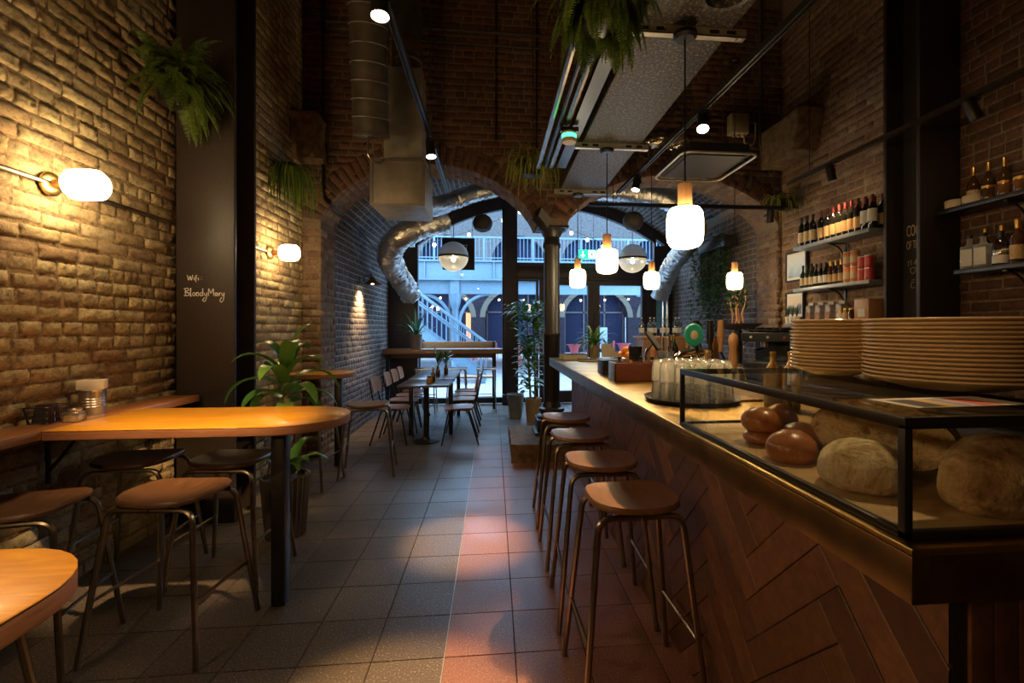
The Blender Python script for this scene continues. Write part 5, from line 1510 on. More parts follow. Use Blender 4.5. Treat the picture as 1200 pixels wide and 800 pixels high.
# hanging ivy at the right-hand rear wall
t = thing('hanging_ivy', 'mass of trailing ivy hanging against the brick by the glass doors', 'plant', (3.26, 6.75, 2.70))
MB().box(-.04, .16, -.42, .42, -.1, .06, b=.01).build('planter_box', M['black_metal'], t)
rnd = random.Random(33); b = MB(); st = MB()
for k in range(34):
    x = -.02 + .17 * rnd.random(); y = -.36 + 1.0 * rnd.random()
    n = 20 + int(26 * rnd.random()); P = []
    p = Vector((x, y, .06))
    for i in range(n):
        P.append(p.copy())
        p = p + Vector(((rnd.random() - .5) * .03, (rnd.random() - .5) * .03, -.034 if i > 2 else .01))
        for q in range(2): blade(b, p, rnd.random() * 2 * PI, R(20 - 60 * rnd.random()), .055 + .04 * rnd.random(), .25, .021, 4, fold=.2)
    st.tube(P, .002, 4)
b.build('leaves', M['leaf_dark'], t, weld=False, auto=False); st.build('vines', M['stem'], t, weld=False, auto=False)
t = thing('planter_bowl', 'wide shallow planter with bare twisting stems behind the coffee machine', 'plant', (3.12, 5.75, 1.42))
MB().lathe([(.10, 0), (.20, .03), (.27, .07), (.28, .085), (.26, .085), (0, .06)], 32).build('bowl', M['pot_fluted'], t)
MB().lathe([(.05, -1.42), (.05, 0), (0, 0.001)], 16).build('stand', M['black_metal'], t)
rnd = random.Random(3); b = MB(); lf = MB()
for i in range(7):
    a = i * .9; pts = [Vector((.08 * math.cos(a), .08 * math.sin(a), .06))]
    for k in range(6): pts.append(pts[-1] + Vector(((rnd.random() - .5) * .09, (rnd.random() - .5) * .07, .075)))
    b.tube(pts, [.013 - .0012 * k for k in range(7)], 6)
    for k in range(16): blade(lf, pts[3 + k % 4], rnd.random() * 6.28, R(60 - 60 * rnd.random()), .10, .2, .024, 5)
b.build('bare_stem', M['oak'], t, weld=False, auto=False); lf.build('leaves', M['leaf_dark'], t, weld=False, auto=False)
# sprigs and jars on the dining tables
for i, (x, y, z, lab) in enumerate(((-.78, 6.78, .755, 'small vase of dark sprigs on the long dining table, nearer one'), (-.70, 7.12, .755, 'small vase of dark sprigs on the long dining table, farther one'))):
    t = thing('sprig_vase', lab, 'vase', (x, y, z + .0005), 0, 'vases on the dining tables')
    MB().lathe([(.028, 0), (.032, .01), (.032, .09), (.018, .12), (.02, .14), (.016, .14), (0, .10)], 18).build('vase', M['brown_glass'], t)
    rnd = random.Random(40 + i); b = MB()
    for k in range(16): blade(b, (0, 0, .13 + .01 * k), rnd.random() * 6.28, R(75 - 50 * rnd.random()), .13 + .06 * rnd.random(), .14, .018, 6)
    MB().tube([(0, 0, .1), (0.005, 0, .30)], .003, 4).build('sprig_stem', M['stem'], t); b.build('sprig_leaves', M['leaf_dark'], t, weld=False, auto=False)
t = thing('sauce_jar', 'amber jar with a dark lid on the small square dining table', 'jar', (-.80, 6.05, .7505), 0)
MB().lathe([(.035, 0), (.038, .006), (.038, .06), (.028, .075), (0, .076)], 20).build('jar_body', plain('amber_honey', (.45, .20, .03), .2, coat=.5), t)
MB().lathe([(.03, .0765), (.031, .095), (0, .096)], 18).build('lid', M['black_plastic'], t)
t = thing('sauce_jar', 'brown sauce bottle on the small square dining table behind the amber jar', 'bottle', (-.775, 6.20, .7505), 0)
MB().lathe([(.03, 0), (.031, .10), (.013, .14), (.012, .17), (0, .171)], 16).build('bottle_body', M['brown_glass'], t)
MB().lathe([(.0135, .165), (.0135, .19), (0, .191)], 12).build('bottle_cap', M['orange'], t)

# ------------------------------------------------------------------ shelves and bottles
def shelf(lab, x0, x1, y0, y1, z, brackets, mat='gunmetal', group='bar shelves'):
    t = thing('wall_shelf', lab, 'shelf', (0, 0, 0), 0, group)
    MB().box(x0, x1, y0, y1, z - .035, z, b=.003).build('shelf_board', M[mat], t)
    for y in brackets:
        b = MB(); b.box(x1 - .018, x1 - .006, y - .014, y + .014, z - .24, z - .036); b.box(x0 + .04, x1 - .018, y - .012, y + .012, z - .045, z - .036)
        b.tube([(x1 - .016 - .19 * math.cos(R(a)) ** 1 + 0, y, z - .225 + .18 * math.sin(R(a))) for a in range(90, -1, -10)][::-1] if False else [(x0 + .06 + (x1 - .016 - x0 - .06) * math.sin(R(a)), y, z - .225 + .18 * math.cos(R(a))) for a in range(0, 91, 10)], .008, 6)
        b.build('bracket', M['black_metal'], t)
    return t
M['shelf_grey'] = plain('grey_steel_shelf', (.30, .32, .34), .4, metal=.3)
XW = 3.535
shelf('upper wine shelf on the brick wall behind the bar', 3.30, XW, 3.86, 4.92, 2.335, (4.42,), 'shelf_grey')
shelf('middle wine shelf with small bottles and tins', 3.30, XW, 3.86, 4.92, 1.878, (4.42,), 'shelf_grey')
shelf('lowest ledge behind the plate stacks, holding coffee bags', 3.26, XW, 3.86, 5.02, 1.50, (4.1, 4.8), 'shelf_grey')
shelf('upper spirits shelf beside the black steel column', 3.50, 3.735, 1.9, 3.42, 2.375, (2.95, 2.2), 'black_metal')
shelf('lower spirits shelf beside the black steel column', 3.50, 3.735, 1.9, 3.28, 1.890, (2.95, 2.2), 'black_metal')
def bottle_mesh(r, h, sh=.62, nr=.30, seg=20):
    n = r * nr
    return MB().lathe([(r * .9, 0), (r, .006), (r, h * sh), (r * .93, h * (sh + .05)), (n * 1.5, h * (sh + .16)), (n, h * (sh + .22)), (n, h - .012), (n * 1.18, h - .012), (n * 1.18, h), (0, h)], seg)
def bottle_proto(name, r, h, glass, lab_mat, l0, l1, cap, sh=.62, nr=.30):
    o = bottle_mesh(r, h, sh, nr).build(name, M[glass])
    a0_, a1_ = 95, 300
    vs = []; fs = []
    for i in range(15):
        a = R(a0_ + (a1_ - a0_) * i / 14)
        for z in (h * l0, h * l1): vs.append((r * 1.012 * math.cos(a), r * 1.012 * math.sin(a), z))
    fs = [(2 * i, 2 * i + 2, 2 * i + 3, 2 * i + 1) for i in range(14)]
    MB().add(vs, fs, 0, True).build('bottle_label', M[lab_mat], o)
    MB().lathe([(r * nr * 1.08, h * .80), (r * nr * 1.3, h * .985), (r * nr * 1.25, h + .004), (0, h + .005)], 16).build('capsule', M[cap], o)
    return o
def place(o, x, y, z, lab, cat, group, rz=0, first=[None]):
    if o.get('used'): o = dup(o)
    else: o['used'] = 1
    o.location = (x, y, z + .0008); o.rotation_euler = (0, 0, rz)
    return tag(o, lab, cat, group)
wineA = bottle_proto('wine_bottle', .037, .31, 'wine_glass', 'label_cream', .13, .48, 'foil_black')
wineB = bottle_proto('wine_bottle', .037, .31, 'wine_glass', 'label_tan', .12, .45, 'foil_red')
wineC = bottle_proto('wine_bottle', .038, .30, 'wine_glass', 'label_white', .20, .58, 'foil_red', .55)
ordn = ['first', 'second', 'third', 'fourth', 'fifth', 'sixth', 'seventh', 'eighth', 'ninth', 'tenth', 'eleventh', 'twelfth', 'thirteenth', 'fourteenth']
gW = 'wine bottles on the upper shelf'
ys = [4.86, 4.77, 4.68, 4.55, 4.46, 4.38, 4.30, 4.22, 4.14, 4.06, 3.975, 3.895]
for i, y in enumerate(ys):
    pr_ = wineA if i < 3 else (wineC if i > 9 else wineB)
    d_ = 'cream-labelled' if i < 3 else ('white-labelled' if i > 9 else 'tan-labelled')
    place(pr_, 3.365, y, 2.335, '%s dark wine bottle on the upper shelf, %s from the window end' % (d_, ordn[i]), 'bottle', gW)
for i in range(9):
    place(wineB, 3.465, 4.60 - i * .088, 2.335, 'dark wine bottle in the back row of the upper shelf, %s from the window end' % ordn[i], 'bottle', 'back row of wine bottles on the upper shelf')
beer = bottle_proto('small_bottle', .030, .245, 'green_glass', 'label_cream', .12, .45, 'foil_black', .56)
beer2 = bottle_proto('small_bottle', .028, .235, 'wine_glass', 'label_white', .14, .46, 'foil_black', .54)
beer3 = bottle_proto('small_bottle', .028, .235, 'brown_glass', 'label_tan', .12, .44, 'gold', .54)
for i in range(9):
    pb = (beer, beer2, beer3)[i // 3]
    place(pb, 3.365, 4.84 - i * .0705, 1.878, '%s small bottle on the middle shelf, %s from the window end' % (('green', 'white-labelled', 'brown')[i // 3], ordn[i]), 'bottle', 'small bottles on the middle shelf')
for i in range(5):
    place(beer2, 3.46, 4.80 - i * .10, 1.878, 'small bottle in the back row of the middle shelf, %s from the window end' % ordn[i], 'bottle', 'back row of small bottles')
def tin(r, h, mat):
    o = MB().lathe([(r * .95, 0), (r, .004), (r, h - .004), (r * .96, h), (r * .9, h - .003), (0, h - .003)], 24).build('food_tin', M[mat])
    MB().lathe([(r * 1.008, h * .25), (r * 1.008, h * .7)], 24).build('tin_label', M['label_cream'] if mat == 'tin_orange' else M['tin_red'], o)
    MB().lathe([(r * 1.01, h - .006), (r * 1.02, h - .003), (r * 1.0, h + .001)], 24).build('tin_rim', M['steel'], o)
    return o
t1, t2 = tin(.040, .145, 'tin_orange'), tin(.038, .11, 'tin_red')
for k, y in enumerate((4.19, 4.10)):
    for l in range(2):
        place(t1, 3.37, y, 1.878 + l * .1475, 'orange and cream tin, %s of the %s orange stack on the middle shelf' % (('bottom', 'top')[l], ('first', 'second')[k]), 'tin', 'orange tins on the middle shelf', .4)
for k, y in enumerate((4.015, 3.935)):
    for l in range(2):
        place(t2, 3.37, y, 1.878 + l * .1125, 'red tin, %s of the red stack %s the black column' % (('bottom', 'top')[l], ('farther from', 'next to')[k]), 'tin', 'red tins on the middle shelf', .4)
# coffee bags, box, jars, plants on the lowest ledge
def bag():
    o = MB().box(-.05, .05, -.040, .040, 0, .185, b=.012).build('coffee_bag', M['bag'])
    MB().box(-.052, -.0505, -.036, .036, .05, .11).build('bag_label', M['bag_top'], o)
    b = MB(); b.box(-.012, .012, -.040, .040, .183, .215, b=.004); b.build('folded_top', M['bag'], o)
    return o
bg = bag()
for i in range(4): place(bg, 3.41, 4.76 - i * .15, 1.5, 'patterned coffee bag on the lowest ledge, %s from the window end' % ordn[i], 'bag', 'coffee bags on the lowest ledge')
t = thing('cardboard_box', 'brown cardboard box on the lowest ledge by the black column', 'box', (3.40, 3.97, 1.5008))
MB().box(-.08, .08, -.085, .085, 0, .21, b=.004).build('carton', M['oak'], t); MB().box(-.082, -.0805, -.04, .04, .05, .12).build('box_label', M['label_white'], t)
for i in range(3):
    o = MB().lathe([(.028, 0), (.03, .08), (.02, .10), (.02, .12), (0, .121)], 16).build('small_jar', M[('label_white', 'label_tan', 'brown_glass')[i]], loc=(3.33, 4.24 - i * .07, 1.5008)); tag(o, '%s little jar on the lowest ledge beside the cardboard box' % ('white', 'tan', 'brown')[i], 'jar', 'little jars on the lowest ledge')
    MB().lathe([(.022, .119), (.022, .135), (0, .136)], 14).build('lid', M['gold'], o)
for i in range(3):
    t = thing('small_potted_plant', 'spiky little plant in a white pot on the lowest ledge, %s from the window end' % ordn[i], 'plant', (3.30, 5.0 - i * .075, 1.5008), 0, 'little plants in white pots')
    MB().lathe([(.028, 0), (.036, .075), (.032, .075), (0, .065)], 16).build('pot', M['white'], t)
    b = MB(); rnd = random.Random(60 + i)
    for k in range(12): blade(b, (0, 0, .065), k * 2.4, R(86 - 1.5 * k), .10 + .05 * rnd.random(), .03, .008, 6)
    b.build('leaves', M['leaf_dark'], t, weld=False, auto=False)
# framed pictures
def picture(lab, y0, y1, z0, z1, cols):
    t = thing('framed_picture', lab, 'picture', (3.53, (y0 + y1) / 2, (z0 + z1) / 2), 0, 'framed pictures on the brick')
    hy, hz = (y1 - y0) / 2, (z1 - z0) / 2
    b = MB()
    b.box(-.030, -.004, -hy, hy, hz - .02, hz); b.box(-.030, -.004, -hy, hy, -hz, -hz + .02); b.box(-.030, -.004, -hy, -hy + .02, -hz + .02, hz - .02); b.box(-.030, -.004, hy - .02, hy, -hz + .02, hz - .02); b.build('picture_frame', M['black_metal'], t)
    MB().box(-.020, -.005, -hy + .02, hy - .02, -hz + .02, hz - .02).build('mount', M['white'], t)
    m, nt, bs, out = newmat('print_' + str(len(bpy.data.materials)))
    mp = coords(nt, (1, 1, 1)); sx = nt.nodes.new('ShaderNodeSeparateXYZ'); nt.links.new(mp.outputs[0], sx.inputs[0])
    n = nd(nt, 'ShaderNodeTexNoise', Scale=14., Detail=5.); nt.links.new(mp.outputs[0], n.inputs['Vector'])
    ad = nd(nt, 'ShaderNodeMath', operation='MULTIPLY_ADD'); ad.inputs[1].default_value = .18; nt.links.new(n.outputs['Fac'], ad.inputs[0]); nt.links.new(sx.outputs['Z'], ad.inputs[2])
    mr = nd(nt, 'ShaderNodeMapRange'); mr.inputs['From Min'].default_value = -hz + .09; mr.inputs['From Max'].default_value = hz + .05; nt.links.new(ad.outputs[0], mr.inputs['Value'])
    r = ramp(nt, cols); nt.links.new(mr.outputs['Result'], r.inputs['Fac']); nt.links.new(r.outputs['Color'], bs.inputs['Base Color'])
    MB().box(-.0225, -.0205, -hy + .045, hy - .045, -hz + .05, hz - .05).build('print', m, t)
picture('black-framed pale blue picture on the brick beside the middle wine shelf', 4.98, 5.36, 1.99, 2.34, [(0, (.12, .17, .30)), (.25, (.38, .52, .66)), (.6, (.62, .72, .78)), (1, (.75, .76, .74))])
picture('lower framed picture with a dark mass, above the little white pots', 5.03, 5.36, 1.56, 1.87, [(0, (.10, .14, .28)), (.45, (.22, .22, .34)), (.6, (.70, .60, .48)), (1, (.75, .66, .52))])
# spirits by the column
jar = MB().lathe([(.040, 0), (.042, .006), (.042, .075), (.038, .085), (0, .086)], 22).build('preserve_jar', M['brown_glass'])
MB().lathe([(.040, .0862), (.041, .104), (0, .105)], 22).build('lid', M['gold'], jar)
for i, y in enumerate((3.095, 2.985, 2.88)): place(jar, 3.58, y, 2.375, 'gold-lidded dark jar on the upper spirits shelf, %s from the column' % ordn[i], 'jar', 'gold-lidded jars')
bl = MB().lathe([(.05, 0), (.062, .01), (.064, .05), (.058, .062), (0, .063)], 24).build('small_tub', M['label_cream']); MB().lathe([(.0655, .045), (.0655, .06), (.06, .066), (0, .066)], 24).build('lid', M['cream'], bl)
for i, y in enumerate((3.345, 3.208)): place(bl, 3.585, y, 2.375, 'cream tub on the upper spirits shelf, %s' % ('touching the black column' if i == 0 else 'beside the gold-lidded jars'), 'tub', 'cream tubs')
sp1 = bottle_proto('spirit_bottle', .045, .27, 'wine_glass', 'label_white', .08, .55, 'gold', .6, .32)
sp2 = bottle_proto('spirit_bottle', .040, .30, 'brown_glass', 'label_tan', .10, .42, 'gold', .55, .32)
sp3 = bottle_proto('spirit_bottle', .046, .24, 'clear_bottle', 'label_white', .06, .30, 'foil_black', .58, .36)
o = place(sp1, 3.58, 2.74, 2.375, 'white-labelled spirit bottle on the upper spirits shelf', 'bottle', 'bottles on the upper spirits shelf')
for i in range(3): place(sp2, 3.67, 3.28 - i * .11, 2.375, 'amber-topped bottle in the back row of the upper spirits shelf, %s from the column' % ordn[i], 'bottle', 'back row on the upper spirits shelf')
# square gin bottles
def square_bottle():
    o = MB().box(-.042, .042, -.042, .042, 0, .17, b=.008).lathe([(.03, .168), (.016, .19), (.016, .225), (.02, .225), (.02, .25), (0, .251)], 16).build('square_bottle', M['smoke_glass'])
    MB().box(-.0435, -.0425, -.036, .036, .02, .145).build('bottle_label', M['label_white'], o)
    MB().lathe([(.0205, .226), (.0205, .252), (0, .253)], 14).build('cap', M['foil_black'], o)
    return o
sq = square_bottle()
for i, y in enumerate((3.215, 3.115)): place(sq, 3.565, y, 1.89, 'square bottle with a pictured white label, %s the black column' % ('next to' if i == 0 else 'second from'), 'bottle', 'square bottles on the lower spirits shelf', .25)
for i, (pb, d_) in enumerate(((sp3, 'pale-labelled'), (sp2, 'tan-labelled'), (sp3, 'clear glass'), (sp2, 'tall brown'), (sp1, 'dark white-labelled'), (sp2, 'brown'))):
    place(pb, 3.575, 3.005 - i * .108, 1.89, '%s spirit bottle on the lower spirits shelf, %s after the square bottles' % (d_, ordn[i]), 'bottle', 'front row on the lower spirits shelf')
for i in range(6): place(sp2, 3.68, 3.2 - i * .115, 1.89, 'bottle in the back row of the lower spirits shelf, %s from the column' % ordn[i], 'bottle', 'back row on the lower spirits shelf')

# ------------------------------------------------------------------ coffee machine, taps, bottles behind the bar
t = thing('coffee_machine', 'black two-group coffee machine with cups on top, behind the plate stacks', 'coffee machine', (3.08, 4.75, .941), R(-62))
b = MB(); b.box(-.36, .36, -.20, .22, .06, .14, b=.01); b.box(-.36, .36, .06, .22, .14, .40, b=.01); b.box(-.37, .37, -.20, .22, .36, .46, b=.012); b.build('machine_body', M['black_plastic'], t)
b = MB(); b.box(-.34, .34, -.206, -.2005, .37, .45); b.build('front_panel', M['black_metal'], t)
b = MB(); b.box(-.31, .31, -.19, .05, .1405, .146); b.build('drip_grid', M['steel'], t)
for x in (-.33, .33):
    for y in (-.16, .18): MB().lathe([(.02, 0), (.02, .06)], 12, M=Matrix.Translation((x, y, 0))).build('foot', M['steel'], t)
for x in (-.16, .16):
    b = MB(); b.lathe([(.045, .30), (.045, .36)], 18, M=Matrix.Translation((x, -.08, 0))); b.build('group_head', M['chrome'], t)
    MB().tube([(x, -.10, .29), (x, -.25, .275)], .013, 8).build('portafilter_handle', M['black_plastic'], t)
for x in (-.32, .32): MB().tube(fillet([(x, -.15, .36), (x, -.22, .33), (x, -.22, .18)], .05), .006, 6).build('steam_wand', M['chrome'], t)
for x, m in ((-.24, 'white'), (-.05, 'label_white'), (.13, 'tin_red'), (.26, 'white')): MB().lathe([(.014, 0), (.014, .008), (0, .009)], 14, M=Matrix.Translation((x, -.2065, .41)) @ Matrix.Rotation(R(90), 4, 'X')).build('dial', M[m], t)
MB().tube([(x, y, .485) for x, y in rrect(-.365, .365, -.197, .217, .03, 4)], .006, 6, closed=True).build('cup_rail', M['chrome'], t)
cup = MB().lathe([(.022, .0), (.034, .018), (.036, .05), (.033, .05), (.03, .02), (0, .012)], 18).build('coffee_cup', M['black_plastic'])
MB().tube(fillet([(.034, 0, .042), (.055, 0, .038), (.05, 0, .016), (.032, 0, .016)], .015), .004, 6).build('cup_handle', M['black_plastic'], cup)
Mt = Matrix.Translation((3.08, 4.75, .941)) @ Matrix.Rotation(R(-62), 4, 'Z')
for i in range(7):
    for j in range(3):
        p = Mt @ Vector((-.29 + i * .096, -.12 + j * .11, .4605))
        place(cup, p.x, p.y, p.z, 'black coffee cup on top of the coffee machine, %s row' % ('front', 'middle', 'back')[j], 'cup', 'coffee cups, %s row' % ('front', 'middle', 'back')[j], R(40 * i))
t = thing('beer_tap', 'chrome swan-neck beer taps with tall handles and a green oval badge', 'beer tap', (1.20, 2.85, BZ))
MB().tube(fillet([(-.105, -.10, .006), (-.105, -.08, .17), (.06, .0, .19), (.14, 0, .19)], .13, 10), .024, 12).build('swan_neck', M['chrome'], t)
MB().tube(fillet([(-.06, -.09, .006), (-.06, -.07, .135), (.06, .0, .155), (.15, 0, .155)], .12, 10), .016, 12).build('swan_neck', M['chrome'], t)
MB().lathe([(.07, .001), (.07, .012), (.04, .02), (.032, .03), (.032, .18), (.04, .20), (0, .205)], 20).build('tap_pillar', M['chrome'], t, (.14, 0, 0))
for x in (.06, .15, .22):
    MB().lathe([(.014, .19), (.012, .23), (.020, .26), (.024, .30), (.018, .36), (.02, .385), (0, .39)], 14).build('tap_handle', M['black_plastic' if x < .2 else 'oak'], t, (x, -.02, 0))
    MB().tube([(x, -.02, .19), (x, -.06, .15), (x, -.062, .06)], .008, 7).build('spout', M['chrome'], t)
MB().lathe([(.055, -.012), (.06, -.006), (.06, .006), (.055, .012), (0, .012)], 28, M=Matrix.Rotation(R(90), 4, 'X') @ Matrix.Scale(1.2, 4, (0, 1, 0))).build('badge', M['green_badge'], t, (.03, -.05, .295))
MB().lathe([(.024, .0125), (.020, .0145), (0, .0145)], 24, M=Matrix.Rotation(R(90), 4, 'X') @ Matrix.Scale(1.2, 4, (0, 1, 0))).build('badge_centre', M['sign_paint'], t, (.03, -.05, .295))
# wooden pepper mill and strainer next to the taps
for i, (x, y, h) in enumerate(((1.455, 2.74, .31), (1.45, 2.97, .27))):
    o = MB().lathe([(.035, 0), (.037, .01), (.026, h * .25), (.030, h * .5), (.022, h * .68), (.028, h * .75), (.032, h * .86), (.022, h * .95), (.008, h), (0, h)], 20).build('pepper_mill', M['oak'], loc=(x, y, BZ + .0005)); tag(o, '%s turned wooden pepper mill behind the glass case' % ('taller', 'shorter')[i], 'pepper mill', 'wooden pepper mills')
    MB().lathe([(.010, h), (.011, h + .012), (0, h + .018)], 10).build('mill_knob', M['steel'], o)
o = MB().lathe([(.052, 0), (.05, .01), (.02, .09), (.014, .11), (0, .112)], 24).build('metal_funnel', M['steel'], loc=(1.43, 2.62, BZ + .0005)); tag(o, 'small cone-shaped metal funnel before the pepper mills', 'funnel')
MB().lathe([(.012, .11), (.014, .125), (0, .13)], 12).build('funnel_knob', M['chrome'], o)
t = thing('glass_dispenser', 'tall glass jar with metal tools behind the red-brown box', 'jar', (1.26, 3.35, BZ))
MB().lathe([(.06, .001), (.062, .01), (.062, .17), (.058, .17), (.057, .012), (0, .012)], 24).build('jar_body', M['tumbler'], t)
for i in range(6): MB().tube([(.03 * math.cos(i), .03 * math.sin(i), .014), (.05 * math.cos(i), .05 * math.sin(i), .25 + .02 * (i % 3))], .005, 6).build('bar_tool', M['chrome'], t)
for i, (x, y, r, h, m, nm) in enumerate(((1.36, 3.5, .036, .27, 'brown_glass', 'brown'), (1.42, 3.34, .034, .24, 'tin_red', 'red'), (1.34, 3.15, .036, .22, 'clear_bottle', 'clear'), (1.43, 3.62, .034, .28, 'green_glass', 'green'), (1.30, 3.70, .036, .25, 'tin_orange', 'orange'), (1.44, 3.18, .036, .26, 'wine_glass', 'black'))):
    o = bottle_mesh(r, h).build('bar_bottle', M[m], loc=(x, y, BZ + .0005)); tag(o, '%s bottle standing on the inner edge of the bar behind the red-brown box' % nm, 'bottle', 'bottles on the inner edge of the bar')
    MB().lathe([(r * 1.01, h * .15), (r * 1.01, h * .45)], 18).build('bottle_label', M['label_cream'], o); MB().lathe([(r * .38, h * .9), (r * .38, h + .004), (0, h + .005)], 12).build('bottle_cap', M['gold'], o)
# oil bottles and a crate behind the bread
for i, (x, m) in enumerate(((1.16, 'gold'), (1.24, 'orange'))):
    o = bottle_mesh(.036, .24).build('oil_bottle', plain('oil_%d' % i, ((.55, .32, .05), (.62, .38, .12))[i], .15, coat=.5), loc=(x, 1.86, BZ + .0005)); tag(o, '%s oil bottle behind the buns, outside the case' % ('darker', 'paler')[i], 'bottle', 'oil bottles behind the case')
    MB().lathe([(.0365, .03), (.0365, .10)], 18).build('bottle_label', M['label_cream'], o)
t = thing('drip_tray', 'perforated brass drip tray set on the bar behind the glasses', 'tray', (1.24, 2.30, BZ))
MB().box(-.11, .11, -.24, .24, .0008, .012, b=.003).build('tray_body', M['brass_dark'], t)
b = MB()
for i in range(7):
    for j in range(15): b.lathe([(.009, .0122), (0, .0124)], 8, M=Matrix.Translation((-.084 + i * .028, -.21 + j * .03, 0)))
b.build('holes', M['black_board'], t)
# crate and white bottles by the doors end of the inner bar
t = thing('wooden_crate', 'orange-brown wooden crate of clear bottles beyond the bar', 'crate', (2.42, 6.6, 0))
b = MB(); b.box(-.34, .34, -.2, .2, 0, 1.30, b=.004); b.build('stand', M['window_wood'], t); b = MB(); b.box(-.36, .36, -.22, .22, 1.301, 1.33, b=.003); b.build('stand_top', M['oak'], t)
for i in range(7):
    o = bottle_mesh(.04, .26).build('water_bottle', M['clear_bottle'], loc=(2.14 + i * .093, 6.6 + .05 * (-1) ** i, 1.3305)); tag(o, 'clear water bottle on the orange-brown crate, %s from the column side' % ordn[i], 'bottle', 'water bottles on the crate')
    MB().lathe([(.0405, .05), (.0405, .12)], 18).build('bottle_label', M['label_white'], o); MB().lathe([(.0135, .25), (.0135, .268), (0, .27)], 12).build('bottle_cap', M['white'], o)
# ------------------------------------------------------------------ the yard outside
M['paving'] = plain('wet_pale_paving', (.44, .45, .46), .35, var=.2, nscale=6)
M['blue_steel'] = plain('pale_blue_steel', (.10, .165, .215), .45, var=.1)
M['far_brick'] = brickmat('far_brick', [(.22, .19, .18), (.28, .24, .22), (.2, .17, .16)], (.12, .11, .11), amt=.3)
M['far_stone'] = plain('pale_arch_stone', (.08, .065, .045), .8)
M['far_mortar'] = plain('far_mortar', (.24, .22, .21), .9)
M['dark_glass'] = plain('dark_shop_glass', (.012, .014, .03), .5, spec=.04)
M['pink_seat'] = plain('coral_red_metal', (.70, .12, .13), .5)
b = MB()
b.box(-24, 30, 9.3, 46, -.12, -.02, 1)
for i in range(-20, 26):
    for j in range(32):
        x = i * .9 + .45 * (j % 2); y = 9.3 + j * .6
        b.box(x + .006, x + .894, y + .006, y + .594, -.02, -.004 - .002 * hnoise(i, j), 0)
struct(b.build('ground', [M['paving'], M['grout']], weld=False, auto=False))

# elevated walkway
t = thing('elevated_walkway', 'pale blue steel walkway with railing across the yard', 'walkway', (0, 0, 0))
WYk = 14.0
b = MB(); b.box(-9, 12, WYk, WYk + 8, 3.12, 3.36); b.build('deck', M['blue_steel'], t)  # deck made extra deep so that it shades the arcade behind
b = MB(); b.box(-9, 12, WYk - .06, WYk, 2.85, 3.42); b.box(-9, 12, WYk - .14, WYk, 3.38, 3.43); b.box(-9, 12, WYk - .14, WYk, 2.84, 2.89); b.box(-9, 12, WYk + .02, WYk + .14, 2.45, 2.84)
for i in range(22): b.box(-9 + i, -8.96 + i, WYk - .12, WYk - .06, 2.89, 3.38)
b.build('edge_beam', M['blue_steel'], t)
b = MB(); b.box(-9, 12, WYk - .02, WYk + .02, 4.10, 4.15); b.box(-9, 12, WYk - .015, WYk + .015, 3.50, 3.53)
for i in range(190): b.box(-9 + i * .11, -8.985 + i * .11, WYk - .008, WYk + .008, 3.43, 4.10)
for i in range(15): b.box(-9 + i * 1.45, -8.94 + i * 1.45, WYk - .03, WYk + .03, 3.43, 4.15)
b.build('railing', M['blue_steel'], t)
for x in (-7.6, -1.12, 5.4, 11.0):
    b = MB(); b.lathe([(.15, -.02), (.15, .2), (.11, .25), (.10, 2.0), (.12, 2.04), (.16, 2.2), (.2, 2.45)], 20, M=Matrix.Translation((x, WYk + .1, 0))); b.box(x - .13, x + .13, WYk - .06, WYk + .26, 2.45, 2.86)
    b.build('post', M['blue_steel'], t)
    for s in (-1, 1):
        b = MB(); n = 10
        pts = [(x + s * (.12 + .9 * (1 - math.cos(R(90 * k / n)))), WYk + .1, 1.55 + .9 * math.sin(R(90 * k / n))) for k in range(n + 1)]
        b.tube(pts, .05, 6); b.build('arched_brace', M['blue_steel'], t)
# stair up to the walkway
t = thing('outdoor_staircase', 'pale blue metal staircase rising to the walkway outside the left window', 'stairs', (0, 0, 0))
x0, x1, z1 = -.2, -4.2, 3.0
n = 16; b = MB()
for i in range(n):
    f = i / n; b.box(x0 + (x1 - x0) * f - .26, x0 + (x1 - x0) * f, 12.4, 13.4, .05 + z1 * f, .09 + z1 * f)
b.build('treads', M['blue_steel'], t)
for y in (12.36, 13.44):
    b = MB(); d = Vector((x1 - x0, 0, z1)).normalized(); up = Vector((-d.z, 0, d.x)) * -1
    q = [Vector((x0, y, -.05)), Vector((x1, y, z1 - .05))]
    b.add([q[0] + Vector((0, -.03, 0)), q[1] + Vector((0, -.03, 0)), q[1] + Vector((0, -.03, .28)), q[0] + Vector((0, -.03, .28)), q[0] + Vector((0, .03, 0)), q[1] + Vector((0, .03, 0)), q[1] + Vector((0, .03, .28)), q[0] + Vector((0, .03, .28))],
          [(0, 1, 2, 3), (4, 7, 6, 5), (3, 2, 6, 7), (0, 4, 5, 1), (0, 3, 7, 4), (1, 5, 6, 2)])
    b.build('stringer', M['blue_steel'], t)
    b = MB()
    for h in (1.05, .78): b.tube([(x0, y, h), (x1, y, z1 + h)], .028, 6)
    for i in range(33): f = i / 32; b.box(x0 + (x1 - x0) * f - .010, x0 + (x1 - x0) * f + .010, y - .01, y + .01, z1 * f + .2, z1 * f + 1.03)
    b.build('banister', M['blue_steel'], t)

